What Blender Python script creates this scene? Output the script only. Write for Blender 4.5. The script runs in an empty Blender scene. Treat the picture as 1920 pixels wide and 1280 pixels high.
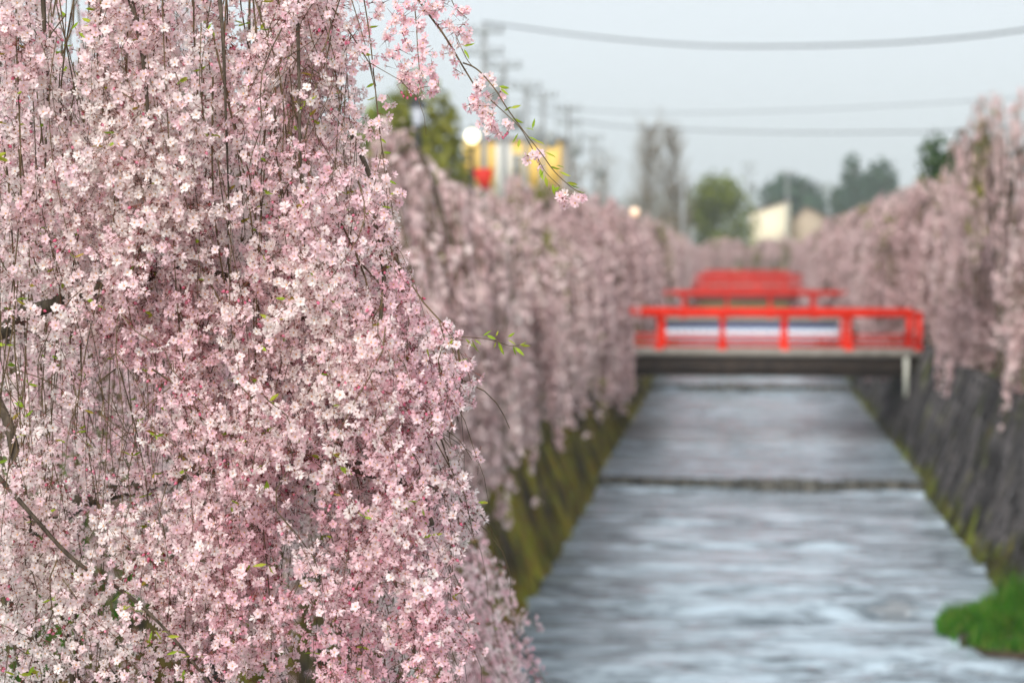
import bpy, math, random
import numpy as np
from mathutils import Vector, Matrix, noise

random.seed(7)
rng = np.random.default_rng(7)
R = math.radians
scene = bpy.context.scene
col = scene.collection

# ------------------------------------------------------------------ camera
CAM = Vector((0.0, 0.0, 2.71))
LENS = 70.0
FPX = LENS / 36.0 * 1920.0
YAW, PITCH = R(6.45), R(-2.68)
cd = bpy.data.cameras.new('camera')
cam = bpy.data.objects.new('camera', cd)
col.objects.link(cam)
cam.location = CAM
cam.rotation_euler = (R(90) + PITCH, 0, YAW)
cd.lens = LENS
cd.sensor_width = 36.0
cd.clip_start = 0.05
cd.clip_end = 6000
cd.dof.use_dof = True
cd.dof.focus_distance = 4.75
cd.dof.aperture_fstop = 2.8
scene.camera = cam
CROT = cam.rotation_euler.to_matrix()

# ------------------------------------------------------------------ sky, sun, exposure
SUN_EL, SUN_AZ = R(33), R(188)          # azimuth measured clockwise from +Y
world = bpy.data.worlds.new('World')
scene.world = world
world.use_nodes = True
nt = world.node_tree
nt.nodes.clear()
n_out = nt.nodes.new('ShaderNodeOutputWorld')
n_bg = nt.nodes.new('ShaderNodeBackground')
n_sky = nt.nodes.new('ShaderNodeTexSky')
n_sky.sky_type = 'NISHITA'
n_sky.sun_disc = False
n_sky.sun_elevation = SUN_EL
n_sky.sun_rotation = SUN_AZ
n_sky.air_density = 1.0
n_sky.dust_density = 3.0
n_hsv = nt.nodes.new('ShaderNodeHueSaturation')
n_hsv.inputs['Saturation'].default_value = 0.45
n_mix = nt.nodes.new('ShaderNodeMix')
n_mix.data_type = 'RGBA'
n_mix.inputs['Factor'].default_value = 0.82          # an even layer of overcast cloud over the blue
n_mix.inputs['B'].default_value = (5.5, 5.95, 6.4, 1)
nt.links.new(n_sky.outputs['Color'], n_hsv.inputs['Color'])
nt.links.new(n_hsv.outputs['Color'], n_mix.inputs['A'])
nt.links.new(n_mix.outputs['Result'], n_bg.inputs['Color'])
n_bg.inputs['Strength'].default_value = 0.069
nt.links.new(n_bg.outputs['Background'], n_out.inputs['Surface'])

sl = bpy.data.lights.new('sun', 'SUN')
sun = bpy.data.objects.new('sun', sl)
col.objects.link(sun)
sl.energy = 1.5
sl.angle = R(36)
sl.color = (1.0, 0.96, 0.92)
sd = Vector((math.sin(SUN_AZ) * math.cos(SUN_EL), math.cos(SUN_AZ) * math.cos(SUN_EL), math.sin(SUN_EL)))
sun.rotation_euler = (-sd).to_track_quat('-Z', 'Y').to_euler()
sun.location = (0, -20, 40)

scene.view_settings.view_transform = 'Standard'
scene.view_settings.look = 'None'
scene.view_settings.gamma = 1.0
scene.view_settings.use_curve_mapping = False
scene.view_settings.exposure = 1.34
cy = scene.cycles
scene.render.engine = 'CYCLES'
cy.max_bounces = 8
cy.diffuse_bounces = 5
cy.glossy_bounces = 3
cy.transmission_bounces = 6
cy.volume_bounces = 1
cy.use_denoising = True
cy.sample_clamp_indirect = 4.0


# ------------------------------------------------------------------ helpers
def ray(px, py):
    v = Vector(((px - 960) / FPX, (640 - py) / FPX, -1.0))
    return CROT @ v


def P(px, py, d):
    """point seen at pixel (px, py) of the 1920x1280 photograph, d metres up the river"""
    r = ray(px, py)
    return CAM + r * (d / r.y)


IROT = CROT.inverted()


def project(p):
    v = IROT @ (Vector(p) - CAM)
    return 960 + FPX * v.x / -v.z, 640 - FPX * v.y / -v.z


def tag(o, label=None, cat=None, group=None, kind=None):
    if label: o['label'] = label
    if cat: o['category'] = cat
    if group: o['group'] = group
    if kind: o['kind'] = kind
    return o


def empty(name, loc=(0, 0, 0), rz=0.0):
    o = bpy.data.objects.new(name, None)
    o.location = loc
    o.rotation_euler = (0, 0, rz)
    o.empty_display_size = 0.2
    col.objects.link(o)
    return o


def link(name, mesh, parent=None, loc=None, kind=None):
    o = bpy.data.objects.new(name, mesh)
    col.objects.link(o)
    if parent is not None: o.parent = parent
    if loc is not None: o.location = loc
    if kind: o['kind'] = kind
    return o


def copy_tree(o, parent=None):
    c = o.copy()
    col.objects.link(c)
    c.parent = parent
    for ch in list(o.children):
        copy_tree(ch, c)
    return c


class Geo:
    """collects triangles/quads with material slots and a tint per vertex"""

    def __init__(self):
        self.v, self.f3, self.f4, self.m3, self.m4, self.t = [], [], [], [], [], []
        self.n = 0

    def add(self, v, f3=None, f4=None, m3=0, m4=0, tint=0.0):
        v = np.asarray(v, dtype=np.float32).reshape(-1, 3)
        k = len(v)
        self.v.append(v)
        self.t.append(np.broadcast_to(np.asarray(tint, dtype=np.float32), (k,)).copy())
        if f3 is not None and len(f3):
            f3 = np.asarray(f3, dtype=np.int64).reshape(-1, 3) + self.n
            self.f3.append(f3)
            self.m3.append(np.broadcast_to(np.asarray(m3, dtype=np.int32), (len(f3),)).copy())
        if f4 is not None and len(f4):
            f4 = np.asarray(f4, dtype=np.int64).reshape(-1, 4) + self.n
            self.f4.append(f4)
            self.m4.append(np.broadcast_to(np.asarray(m4, dtype=np.int32), (len(f4),)).copy())
        self.n += k

    def mesh(self, name, mats, smooth=False):
        me = bpy.data.meshes.new(name)
        v = np.concatenate(self.v) if self.v else np.zeros((0, 3), np.float32)
        f3 = np.concatenate(self.f3) if self.f3 else np.zeros((0, 3), np.int64)
        f4 = np.concatenate(self.f4) if self.f4 else np.zeros((0, 4), np.int64)
        m3 = np.concatenate(self.m3) if self.m3 else np.zeros(0, np.int32)
        m4 = np.concatenate(self.m4) if self.m4 else np.zeros(0, np.int32)
        me.vertices.add(len(v))
        me.vertices.foreach_set('co', v.ravel())
        loops = np.concatenate([f3.ravel(), f4.ravel()]).astype(np.int32)
        me.loops.add(len(loops))
        me.loops.foreach_set('vertex_index', loops)
        tot = np.concatenate([np.full(len(f3), 3), np.full(len(f4), 4)]).astype(np.int32)
        st = np.concatenate([[0], np.cumsum(tot)[:-1]]).astype(np.int32)
        me.polygons.add(len(tot))
        me.polygons.foreach_set('loop_start', st)
        me.polygons.foreach_set('loop_total', tot)
        me.polygons.foreach_set('material_index', np.concatenate([m3, m4]).astype(np.int32))
        if smooth:
            me.polygons.foreach_set('use_smooth', np.ones(len(tot), dtype=bool))
        a = me.attributes.new('tint', 'FLOAT', 'POINT')
        a.data.foreach_set('value', np.concatenate(self.t) if self.t else np.zeros(0, np.float32))
        for m in (mats if isinstance(mats, (list, tuple)) else [mats]):
            me.materials.append(m)
        me.update(calc_edges=True)
        return me

    # ---- shapes
    def box(self, lo, hi, m=0, tint=0.0):
        x0, y0, z0 = lo
        x1, y1, z1 = hi
        v = [(x0, y0, z0), (x1, y0, z0), (x1, y1, z0), (x0, y1, z0), (x0, y0, z1), (x1, y0, z1), (x1, y1, z1), (x0, y1, z1)]
        f = [(0, 3, 2, 1), (4, 5, 6, 7), (0, 1, 5, 4), (1, 2, 6, 5), (2, 3, 7, 6), (3, 0, 4, 7)]
        self.add(v, f4=f, m4=m, tint=tint)

    def prism(self, pts2, y0, y1, m=0):
        """polygon in x,z extruded along y"""
        k = len(pts2)
        v = [(x, y0, z) for x, z in pts2] + [(x, y1, z) for x, z in pts2]
        f4 = [(i, (i + 1) % k, k + (i + 1) % k, k + i) for i in range(k)]
        f3 = [(0, i + 1, i) for i in range(1, k - 1)] + [(k, k + i, k + i + 1) for i in range(1, k - 1)]
        self.add(v, f3=f3, f4=f4, m3=m, m4=m)

    def tube(self, pts, rads, sides=5, m=0, tint=0.0, cap=True):
        pts = np.asarray(pts, dtype=float)
        k = len(pts)
        rads = np.broadcast_to(np.asarray(rads, dtype=float), (k,))
        tg = np.gradient(pts, axis=0)
        tg /= (np.linalg.norm(tg, axis=1, keepdims=True) + 1e-9)
        ref = np.array([0.0, 0.0, 1.0]) if abs(tg[0][2]) < 0.9 else np.array([1.0, 0.0, 0.0])
        us = []
        u = np.cross(tg[0], ref)
        u /= np.linalg.norm(u)
        for i in range(k):
            u = u - tg[i] * np.dot(u, tg[i])
            u /= (np.linalg.norm(u) + 1e-9)
            us.append(u.copy())
        us = np.array(us)
        ws = np.cross(tg, us)
        ang = np.arange(sides) / sides * 2 * math.pi
        ring = (us[:, None, :] * np.cos(ang)[None, :, None] + ws[:, None, :] * np.sin(ang)[None, :, None]) * rads[:, None, None]
        v = (pts[:, None, :] + ring).reshape(-1, 3)
        i, j = np.meshgrid(np.arange(k - 1), np.arange(sides), indexing='ij')
        a = i * sides + j
        b = i * sides + (j + 1) % sides
        f4 = np.stack([a, b, b + sides, a + sides], -1).reshape(-1, 4)
        f3 = []
        if cap:
            for q in range(1, sides - 1):
                f3.append((0, q + 1, q))
                f3.append(((k - 1) * sides, (k - 1) * sides + q, (k - 1) * sides + q + 1))
        self.add(v, f3=f3, f4=f4, m3=m, m4=m, tint=tint)

    def lathe(self, prof, sides=12, m=0, at=(0, 0, 0)):
        k = len(prof)
        ang = np.arange(sides) / sides * 2 * math.pi
        v = [(at[0] + r * math.cos(a), at[1] + r * math.sin(a), at[2] + z) for r, z in prof for a in ang]
        f4 = [(i * sides + j, i * sides + (j + 1) % sides, (i + 1) * sides + (j + 1) % sides, (i + 1) * sides + j) for i in range(k - 1) for j in range(sides)]
        self.add(v, f4=f4, m4=m)

    def scatter(self, tv, tf, tm, mats3, locs, tints, tmask=None):
        """template (verts, tris, tri materials) at N rotations (N,3,3) and places"""
        N = len(locs)
        if N == 0: return
        tv = np.asarray(tv, dtype=np.float32)
        V = len(tv)
        w = np.einsum('nij,vj->nvi', np.asarray(mats3, dtype=np.float32), tv) + np.asarray(locs, dtype=np.float32)[:, None, :]
        f = (np.asarray(tf)[None, :, :] + (np.arange(N) * V)[:, None, None]).reshape(-1, 3)
        self.add(w.reshape(-1, 3), f3=f, m3=np.tile(np.asarray(tm, dtype=np.int32), N), tint=np.repeat(np.asarray(tints, dtype=np.float32), V))


def frames(normals, scale, spin=None):
    """rotation matrices whose local +Z is the normal"""
    n = np.asarray(normals, dtype=float)
    n = n / (np.linalg.norm(n, axis=1, keepdims=True) + 1e-9)
    ref = np.where(np.abs(n[:, 2:3]) < 0.9, np.array([[0, 0, 1.0]]), np.array([[1.0, 0, 0]]))
    u = np.cross(ref, n)
    u /= np.linalg.norm(u, axis=1, keepdims=True)
    w = np.cross(n, u)
    s = rng.uniform(0, 2 * math.pi, len(n)) if spin is None else spin
    c, si = np.cos(s)[:, None], np.sin(s)[:, None]
    u2, w2 = u * c + w * si, -u * si + w * c
    m = np.stack([u2, w2, n], axis=2)
    return m * np.asarray(scale, dtype=float).reshape(-1, 1, 1)


# ------------------------------------------------------------------ materials
def mat(name):
    m = bpy.data.materials.new(name)
    m.use_nodes = True
    t = m.node_tree
    return m, t, t.nodes['Principled BSDF'], t.nodes['Material Output']


def noise_mat(name, c1, c2, scale=6.0, rough=0.8, bump=0.0, coord='Object', detail=6, stretch=None, lo=0.35, hi=0.65, spec=0.3):
    m, t, b, o = mat(name)
    tc = t.nodes.new('ShaderNodeTexCoord')
    nz = t.nodes.new('ShaderNodeTexNoise')
    nz.inputs['Scale'].default_value = scale
    nz.inputs['Detail'].default_value = detail
    nz.inputs['Roughness'].default_value = 0.65
    src = tc.outputs[coord]
    if stretch:
        mp = t.nodes.new('ShaderNodeMapping')
        mp.inputs['Scale'].default_value = stretch
        t.links.new(src, mp.inputs['Vector'])
        src = mp.outputs['Vector']
    t.links.new(src, nz.inputs['Vector'])
    rp = t.nodes.new('ShaderNodeValToRGB')
    rp.color_ramp.elements[0].position = lo
    rp.color_ramp.elements[1].position = hi
    rp.color_ramp.elements[0].color = (*c1, 1)
    rp.color_ramp.elements[1].color = (*c2, 1)
    t.links.new(nz.outputs['Fac'], rp.inputs['Fac'])
    t.links.new(rp.outputs['Color'], b.inputs['Base Color'])
    b.inputs['Roughness'].default_value = rough
    b.inputs['Specular IOR Level'].default_value = spec
    if bump:
        bp = t.nodes.new('ShaderNodeBump')
        bp.inputs['Strength'].default_value = bump
        bp.inputs['Distance'].default_value = 0.02
        t.links.new(nz.outputs['Fac'], bp.inputs['Height'])
        t.links.new(bp.outputs['Normal'], b.inputs['Normal'])
    return m


def leafy_mat(name, stops, trans=0.35, rough=0.6):
    """two-sided thin leaf/petal: diffuse + translucent, colour from the tint attribute"""
    m, t, b, o = mat(name)
    at = t.nodes.new('ShaderNodeAttribute')
    at.attribute_name = 'tint'
    rp = t.nodes.new('ShaderNodeValToRGB')
    el = rp.color_ramp.elements
    el[0].position, el[0].color = stops[0][0], (*stops[0][1], 1)
    el[1].position, el[1].color = stops[-1][0], (*stops[-1][1], 1)
    for p, c in stops[1:-1]:
        e = el.new(p)
        e.color = (*c, 1)
    t.links.new(at.outputs['Fac'], rp.inputs['Fac'])
    t.links.new(rp.outputs['Color'], b.inputs['Base Color'])
    b.inputs['Roughness'].default_value = rough
    b.inputs['Specular IOR Level'].default_value = 0.15
    tr = t.nodes.new('ShaderNodeBsdfTranslucent')
    t.links.new(rp.outputs['Color'], tr.inputs['Color'])
    mx = t.nodes.new('ShaderNodeMixShader')
    mx.inputs['Fac'].default_value = trans
    t.links.new(b.outputs['BSDF'], mx.inputs[1])
    t.links.new(tr.outputs['BSDF'], mx.inputs[2])
    t.links.new(mx.outputs['Shader'], o.inputs['Surface'])
    return m


M_PETAL = leafy_mat('petal', [(0.0, (0.95, 0.87, 0.84)), (0.40, (0.96, 0.70, 0.75)), (0.8, (0.90, 0.50, 0.59)), (1.0, (0.76, 0.16, 0.28))], 0.40)
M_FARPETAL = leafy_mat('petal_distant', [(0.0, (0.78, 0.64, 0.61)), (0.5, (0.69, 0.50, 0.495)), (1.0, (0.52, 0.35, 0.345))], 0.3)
M_HEART = noise_mat('flower_heart', (0.55, 0.25, 0.12), (0.75, 0.45, 0.22), 200, 0.7)
M_STALK = noise_mat('flower_stalk', (0.12, 0.02, 0.02), (0.22, 0.06, 0.03), 60, 0.6)
M_LEAF = leafy_mat('young_leaf', [(0.0, (0.24, 0.38, 0.03)), (0.6, (0.40, 0.52, 0.05)), (1.0, (0.45, 0.30, 0.06))], 0.4, 0.4)
M_BARK = noise_mat('bark', (0.035, 0.026, 0.018), (0.13, 0.10, 0.07), 40, 0.85, 0.5, stretch=(1, 1, 0.25))
M_TWIG = noise_mat('twig_bark', (0.045, 0.030, 0.018), (0.17, 0.115, 0.055), 25, 0.7)
M_FARTWIG = noise_mat('distant_twig_bark', (0.09, 0.065, 0.03), (0.20, 0.15, 0.07), 3, 0.85)
M_PALETWIG = noise_mat('pale_grey_twig', (0.16, 0.13, 0.09), (0.30, 0.25, 0.18), 2, 0.85)
M_RED = noise_mat('vermilion_paint', (0.50, 0.014, 0.005), (0.70, 0.028, 0.008), 1.4, 0.6, spec=0.1)
M_REDOLD = noise_mat('weathered_red_paint', (0.40, 0.018, 0.012), (0.56, 0.03, 0.018), 1.2, 0.6, spec=0.1)
M_CONC = noise_mat('concrete', (0.20, 0.18, 0.15), (0.32, 0.29, 0.25), 5, 0.9, 0.2)
M_GIRDER = noise_mat('rusty_dark_girder', (0.018, 0.014, 0.012), (0.05, 0.035, 0.025), 3, 0.75)
M_REDGIRDER = noise_mat('dull_red_girder', (0.13, 0.02, 0.018), (0.20, 0.04, 0.03), 2, 0.7)
M_BLUE = noise_mat('blue_paint', (0.06, 0.10, 0.34), (0.09, 0.14, 0.42), 4, 0.5)
M_PALEBLUE = noise_mat('pale_blue_paint', (0.68, 0.78, 0.88), (0.76, 0.84, 0.90), 4, 0.5)
M_PIPE = noise_mat('pale_plastic_pipe', (0.50, 0.50, 0.42), (0.58, 0.58, 0.50), 5, 0.5)
M_GRASS = leafy_mat('grass_blade', [(0.0, (0.022, 0.10, 0.010)), (0.6, (0.075, 0.27, 0.016)), (1.0, (0.24, 0.28, 0.05))], 0.3, 0.5)
M_GROUND = noise_mat('grassy_soil', (0.05, 0.09, 0.012), (0.12, 0.13, 0.03), 0.6, 0.95)
M_BED = noise_mat('river_bed_gravel', (0.06, 0.055, 0.045), (0.14, 0.13, 0.11), 4, 0.9)
M_WEIR = noise_mat('wet_weir_stone', (0.035, 0.035, 0.030), (0.10, 0.095, 0.08), 3, 0.6)
M_MUD = noise_mat('wet_mud', (0.03, 0.022, 0.012), (0.07, 0.05, 0.03), 8, 0.7, 0.5)
M_WIRE = noise_mat('cable_rubber', (0.02, 0.022, 0.025), (0.03, 0.032, 0.035), 5, 0.6)
M_POLE = noise_mat('concrete_pole', (0.22, 0.23, 0.23), (0.30, 0.31, 0.31), 3, 0.9)
M_GEAR = noise_mat('galvanised_gear', (0.26, 0.29, 0.29), (0.36, 0.38, 0.38), 3, 0.7)
M_DARKMETAL = noise_mat('dark_metal', (0.02, 0.022, 0.024), (0.04, 0.042, 0.045), 8, 0.5)
M_YELLOW = noise_mat('yellow_wall_paint', (0.80, 0.50, 0.11), (0.86, 0.58, 0.16), 1.0, 0.7)
M_CREAM = noise_mat('cream_stucco', (0.72, 0.64, 0.46), (0.80, 0.72, 0.54), 1.0, 0.85)
M_BEIGE = noise_mat('beige_stucco', (0.36, 0.29, 0.21), (0.44, 0.36, 0.27), 1.0, 0.85)
M_WHITEWALL = noise_mat('white_panel_paint', (0.70, 0.68, 0.60), (0.80, 0.78, 0.72), 1.0, 0.7)
M_ROOF = noise_mat('grey_brown_roof', (0.11, 0.075, 0.065), (0.18, 0.13, 0.115), 2.0, 0.85)
M_ROOFRED = noise_mat('reddish_roof', (0.20, 0.10, 0.075), (0.28, 0.15, 0.11), 2.0, 0.85)
M_GLASS = noise_mat('window_glass', (0.05, 0.07, 0.08), (0.08, 0.10, 0.12), 1.0, 0.1, spec=0.6)
M_MILK = noise_mat('milk_glass', (0.55, 0.58, 0.66), (0.62, 0.65, 0.72), 5, 0.3)
M_SIGNRED = noise_mat('red_sign_cloth', (0.62, 0.03, 0.02), (0.72, 0.05, 0.03), 3, 0.7)
M_LEAFGREEN = leafy_mat('fresh_green_foliage', [(0.0, (0.085, 0.105, 0.02)), (0.6, (0.16, 0.205, 0.025)), (1.0, (0.29, 0.32, 0.035))], 0.3)
M_LEAFDARK = leafy_mat('dark_evergreen_foliage', [(0.0, (0.016, 0.042, 0.026)), (0.7, (0.045, 0.095, 0.052)), (1.0, (0.08, 0.14, 0.07))], 0.15)
M_LEAFOLIVE = leafy_mat('olive_foliage', [(0.0, (0.12, 0.135, 0.018)), (0.6, (0.24, 0.245, 0.03)), (1.0, (0.34, 0.31, 0.07))], 0.35)
M_LEAFMID = leafy_mat('mid_green_foliage', [(0.0, (0.03, 0.065, 0.025)), (0.6, (0.06, 0.12, 0.04)), (1.0, (0.12, 0.17, 0.05))], 0.3)
M_HILL = noise_mat('wooded_hill', (0.03, 0.05, 0.03), (0.07, 0.08, 0.05), 0.02, 0.95)


def glow_mat(name, c, s):
    m, t, b, o = mat(name)
    b.inputs['Base Color'].default_value = (0.8, 0.8, 0.75, 1)
    b.inputs['Emission Color'].default_value = (*c, 1)
    b.inputs['Emission Strength'].default_value = s
    return m


M_GLOW = glow_mat('lit_lamp_glass', (1.0, 0.88, 0.50), 1.5)
M_GLOWAMBER = glow_mat('lit_amber_glass', (1.0, 0.46, 0.13), 0.5)


def stone_mat(name, dark, light, moss1, moss2, moss_lo, moss_hi, edge):
    """wall stone: grey grain, moss in noise patches and a band of moss above the waterline"""
    m, t, b, o = mat(name)
    g = t.nodes.new('ShaderNodeNewGeometry')
    n1 = t.nodes.new('ShaderNodeTexNoise')
    n1.inputs['Scale'].default_value = 9
    n1.inputs['Detail'].default_value = 8
    n2 = t.nodes.new('ShaderNodeTexNoise')
    n2.inputs['Scale'].default_value = 0.7
    n2.inputs['Detail'].default_value = 6
    n2.inputs['Roughness'].default_value = 0.7
    n3 = t.nodes.new('ShaderNodeTexNoise')
    n3.inputs['Scale'].default_value = 3.5
    n3.inputs['Detail'].default_value = 4
    for n in (n1, n2, n3): t.links.new(g.outputs['Position'], n.inputs['Vector'])
    r1 = t.nodes.new('ShaderNodeValToRGB')
    r1.color_ramp.elements[0].position, r1.color_ramp.elements[1].position = 0.3, 0.7
    r1.color_ramp.elements[0].color, r1.color_ramp.elements[1].color = (*dark, 1), (*light, 1)
    t.links.new(n1.outputs['Fac'], r1.inputs['Fac'])
    r3 = t.nodes.new('ShaderNodeValToRGB')
    r3.color_ramp.elements[0].position, r3.color_ramp.elements[1].position = 0.38, 0.62
    r3.color_ramp.elements[0].color, r3.color_ramp.elements[1].color = (*moss1, 1), (*moss2, 1)
    t.links.new(n3.outputs['Fac'], r3.inputs['Fac'])
    sx = t.nodes.new('ShaderNodeSeparateXYZ')
    t.links.new(g.outputs['Position'], sx.inputs['Vector'])
    mr = t.nodes.new('ShaderNodeMapRange')
    mr.inputs['From Min'].default_value, mr.inputs['From Max'].default_value = -1.95, -2.6
    mr.inputs['To Min'].default_value, mr.inputs['To Max'].default_value = 0.0, edge
    t.links.new(sx.outputs['Z'], mr.inputs['Value'])
    ad = t.nodes.new('ShaderNodeMath')
    t.links.new(n2.outputs['Fac'], ad.inputs[0])
    t.links.new(mr.outputs['Result'], ad.inputs[1])
    mr2 = t.nodes.new('ShaderNodeMapRange')
    mr2.inputs['From Min'].default_value, mr2.inputs['From Max'].default_value = moss_lo, moss_hi
    t.links.new(ad.outputs[0], mr2.inputs['Value'])
    mx = t.nodes.new('ShaderNodeMix')
    mx.data_type = 'RGBA'
    t.links.new(mr2.outputs['Result'], mx.inputs['Factor'])
    t.links.new(r1.outputs['Color'], mx.inputs['A'])
    t.links.new(r3.outputs['Color'], mx.inputs['B'])
    at = t.nodes.new('ShaderNodeAttribute')          # every stone has its own tone
    at.attribute_name = 'tint'
    mrt = t.nodes.new('ShaderNodeMapRange')
    mrt.inputs['To Min'].default_value, mrt.inputs['To Max'].default_value = 0.40, 1.75
    t.links.new(at.outputs['Fac'], mrt.inputs['Value'])
    ml = t.nodes.new('ShaderNodeVectorMath')
    ml.operation = 'SCALE'
    t.links.new(mx.outputs['Result'], ml.inputs[0])
    t.links.new(mrt.outputs['Result'], ml.inputs['Scale'])
    t.links.new(ml.outputs['Vector'], b.inputs['Base Color'])
    b.inputs['Roughness'].default_value = 0.85
    b.inputs['Specular IOR Level'].default_value = 0.25
    bp = t.nodes.new('ShaderNodeBump')
    bp.inputs['Strength'].default_value = 0.6
    bp.inputs['Distance'].default_value = 0.02
    t.links.new(n1.outputs['Fac'], bp.inputs['Height'])
    t.links.new(bp.outputs['Normal'], b.inputs['Normal'])
    return m


M_STONEL = stone_mat('mossy_wall_stone', (0.020, 0.016, 0.010), (0.075, 0.050, 0.026), (0.145, 0.085, 0.009), (0.150, 0.155, 0.012), 0.43, 0.56, 0.22)
M_STONER = stone_mat('dark_wall_stone', (0.022, 0.020, 0.020), (0.115, 0.102, 0.098), (0.07, 0.05, 0.010), (0.12, 0.15, 0.012), 0.56, 0.68, 0.30)
M_JOINT = noise_mat('wall_joint_soil', (0.012, 0.011, 0.008), (0.03, 0.026, 0.015), 6, 0.95)


def water_mat():
    """shallow hurrying water: smooth reaches coloured pale for reflected sky, rougher riffles coloured dark, streaked across the flow"""
    m, t, b, o = mat('river_water')
    b.inputs['Roughness'].default_value = 0.08
    b.inputs['IOR'].default_value = 2.0
    b.inputs['Specular IOR Level'].default_value = 0.5
    g = t.nodes.new('ShaderNodeNewGeometry')

    def nz(scale, vec, detail=4, rough=.55):
        mp = t.nodes.new('ShaderNodeMapping')
        mp.inputs['Scale'].default_value = vec
        t.links.new(g.outputs['Position'], mp.inputs['Vector'])
        n = t.nodes.new('ShaderNodeTexNoise')
        n.inputs['Scale'].default_value = scale
        n.inputs['Detail'].default_value = detail
        n.inputs['Roughness'].default_value = rough
        t.links.new(mp.outputs['Vector'], n.inputs['Vector'])
        return n.outputs['Fac']

    def rng_(v, a, b_, c, d):
        n = t.nodes.new('ShaderNodeMapRange')
        n.inputs['From Min'].default_value, n.inputs['From Max'].default_value = a, b_
        n.inputs['To Min'].default_value, n.inputs['To Max'].default_value = c, d
        t.links.new(v, n.inputs['Value'])
        return n.outputs['Result']
    streak = nz(1.0, (.75, 2.9, 1), 8, .74)
    fine = nz(3.2, (.30, 2.3, 1), 5, .62)
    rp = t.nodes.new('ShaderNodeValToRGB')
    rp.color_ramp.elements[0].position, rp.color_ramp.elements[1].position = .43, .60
    rp.color_ramp.elements[0].color, rp.color_ramp.elements[1].color = (.43, .53, .60, 1), (.05, .07, .085, 1)  # sky reflection put into the base colour: pale smooth water, dark wave faces
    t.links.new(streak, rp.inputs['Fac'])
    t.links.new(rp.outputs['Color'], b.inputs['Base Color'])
    bp = t.nodes.new('ShaderNodeBump')
    bp.inputs['Distance'].default_value = 0.12
    t.links.new(rng_(streak, .42, .66, .06, .9), bp.inputs['Strength'])
    t.links.new(fine, bp.inputs['Height'])
    t.links.new(bp.outputs['Normal'], b.inputs['Normal'])
    return m


M_WATER = water_mat()

# ------------------------------------------------------------------ setting: ground, hills, river
XWL, XWR = -3.17, 4.17        # water's edge at the foot of the walls
XTL, XTR = -3.95, 4.95        # top of the walls
ZW = -2.6
YEND = 166.0
YNEAR = 4.0


def ground():
    g = Geo()
    F = 2600
    hx = [(-F, XTL - 0.34), (XTR + 0.34, F)]
    ys = [-60, 0, 40, 90, YEND + 0.5]
    for x0, x1 in hx:
        v = [(x, y, -0.02) for y in ys for x in (x0, x1)]
        g.add(v, f4=[(2 * i, 2 * i + 1, 2 * i + 3, 2 * i + 2) for i in range(len(ys) - 1)])
    g.add([(-F, YEND + 0.5, -0.02), (F, YEND + 0.5, -0.02), (F, F, -0.02), (-F, F, -0.02)], f4=[(0, 1, 2, 3)])
    # end face of the channel and river bed
    g.add([(XTL - 0.34, YEND + 0.5, -3.4), (XTR + 0.34, YEND + 0.5, -3.4), (XTR + 0.34, YEND + 0.5, -0.02), (XTL - 0.34, YEND + 0.5, -0.02)], f4=[(0, 1, 2, 3)])
    o = link('ground', g.mesh('ground', M_GROUND))
    o['kind'] = 'structure'
    g = Geo()
    g.add([(XWL - .4, -60, -3.0), (XWR + .4, -60, -3.0), (XWR + .4, YEND + .5, -3.0), (XWL - .4, YEND + .5, -3.0)], f4=[(0, 1, 2, 3)])
    o = link('river_bed', g.mesh('river_bed', M_BED))
    o['kind'] = 'structure'


ground()

WEIRS = [(44.3, 0.17), (72.6, 0.17), (112.0, 0.15)]


def pool_level(y):
    z = np.full_like(y, ZW)
    for wy, h in WEIRS:
        z = z + h * np.clip((y - wy) / 0.25, 0, 1)
    return z


def water():
    ys = [YNEAR]
    while ys[-1] < YEND:
        ys.append(ys[-1] + max(0.06, ys[-1] * 0.0030))
    for wy, h in WEIRS:
        ys += [wy - 0.02, wy + 0.06, wy + 0.12, wy + 0.19, wy + 0.26]
    ys = np.array(sorted(ys))
    xs = np.linspace(XWL - 0.12, XWR + 0.12, 90)
    Y, X = np.meshgrid(ys, xs, indexing='ij')
    Z = pool_level(Y)
    rough = 0.35 + 0.25 * np.clip((46 - Y) / 20, 0, 1)
    # riffles where the water runs over stones
    for cy_, w, a in [(25.0, 0.9, 3.4), (27.0, 0.5, 2.0), (29.4, 0.8, 3.4), (31.2, 0.35, 2.2), (33.0, .3, 1.6), (35.8, 0.4, 2.0), (38.8, 0.4, 1.8), (43.6, 0.5, 2.2), (72.4, 0.5, 1.5), (52, 1.0, 0.8), (22, 1.0, 1.6)]:
        rough = rough + a * np.exp(-((Y - cy_ - 0.25 * np.sin(X * 1.3 + cy_)) / w) ** 2) * (0.75 + 0.35 * np.sin(X * 0.9 + cy_ * 3))
    for k in range(60):
        lam = rng.uniform(0.22, 1.1) if k % 3 else rng.uniform(1.0, 2.6)
        th = rng.normal(0, 0.28)
        kx, ky = math.sin(th) * 2 * math.pi / lam, math.cos(th) * 2 * math.pi / lam
        Z = Z + 0.0042 * lam * rough * np.sin(kx * X + ky * Y + rng.uniform(0, 6.28) + 0.8 * np.sin(0.7 * X + k))
    n, m = Y.shape
    v = np.stack([X, Y, Z], -1).reshape(-1, 3)
    i, j = np.meshgrid(np.arange(n - 1), np.arange(m - 1), indexing='ij')
    a = i * m + j
    f4 = np.stack([a, a + 1, a + m + 1, a + m], -1).reshape(-1, 4)
    g = Geo()
    g.add(v, f4=f4)
    o = link('river_water', g.mesh('river_water', M_WATER, smooth=True))
    o['kind'] = 'structure'


water()


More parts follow.
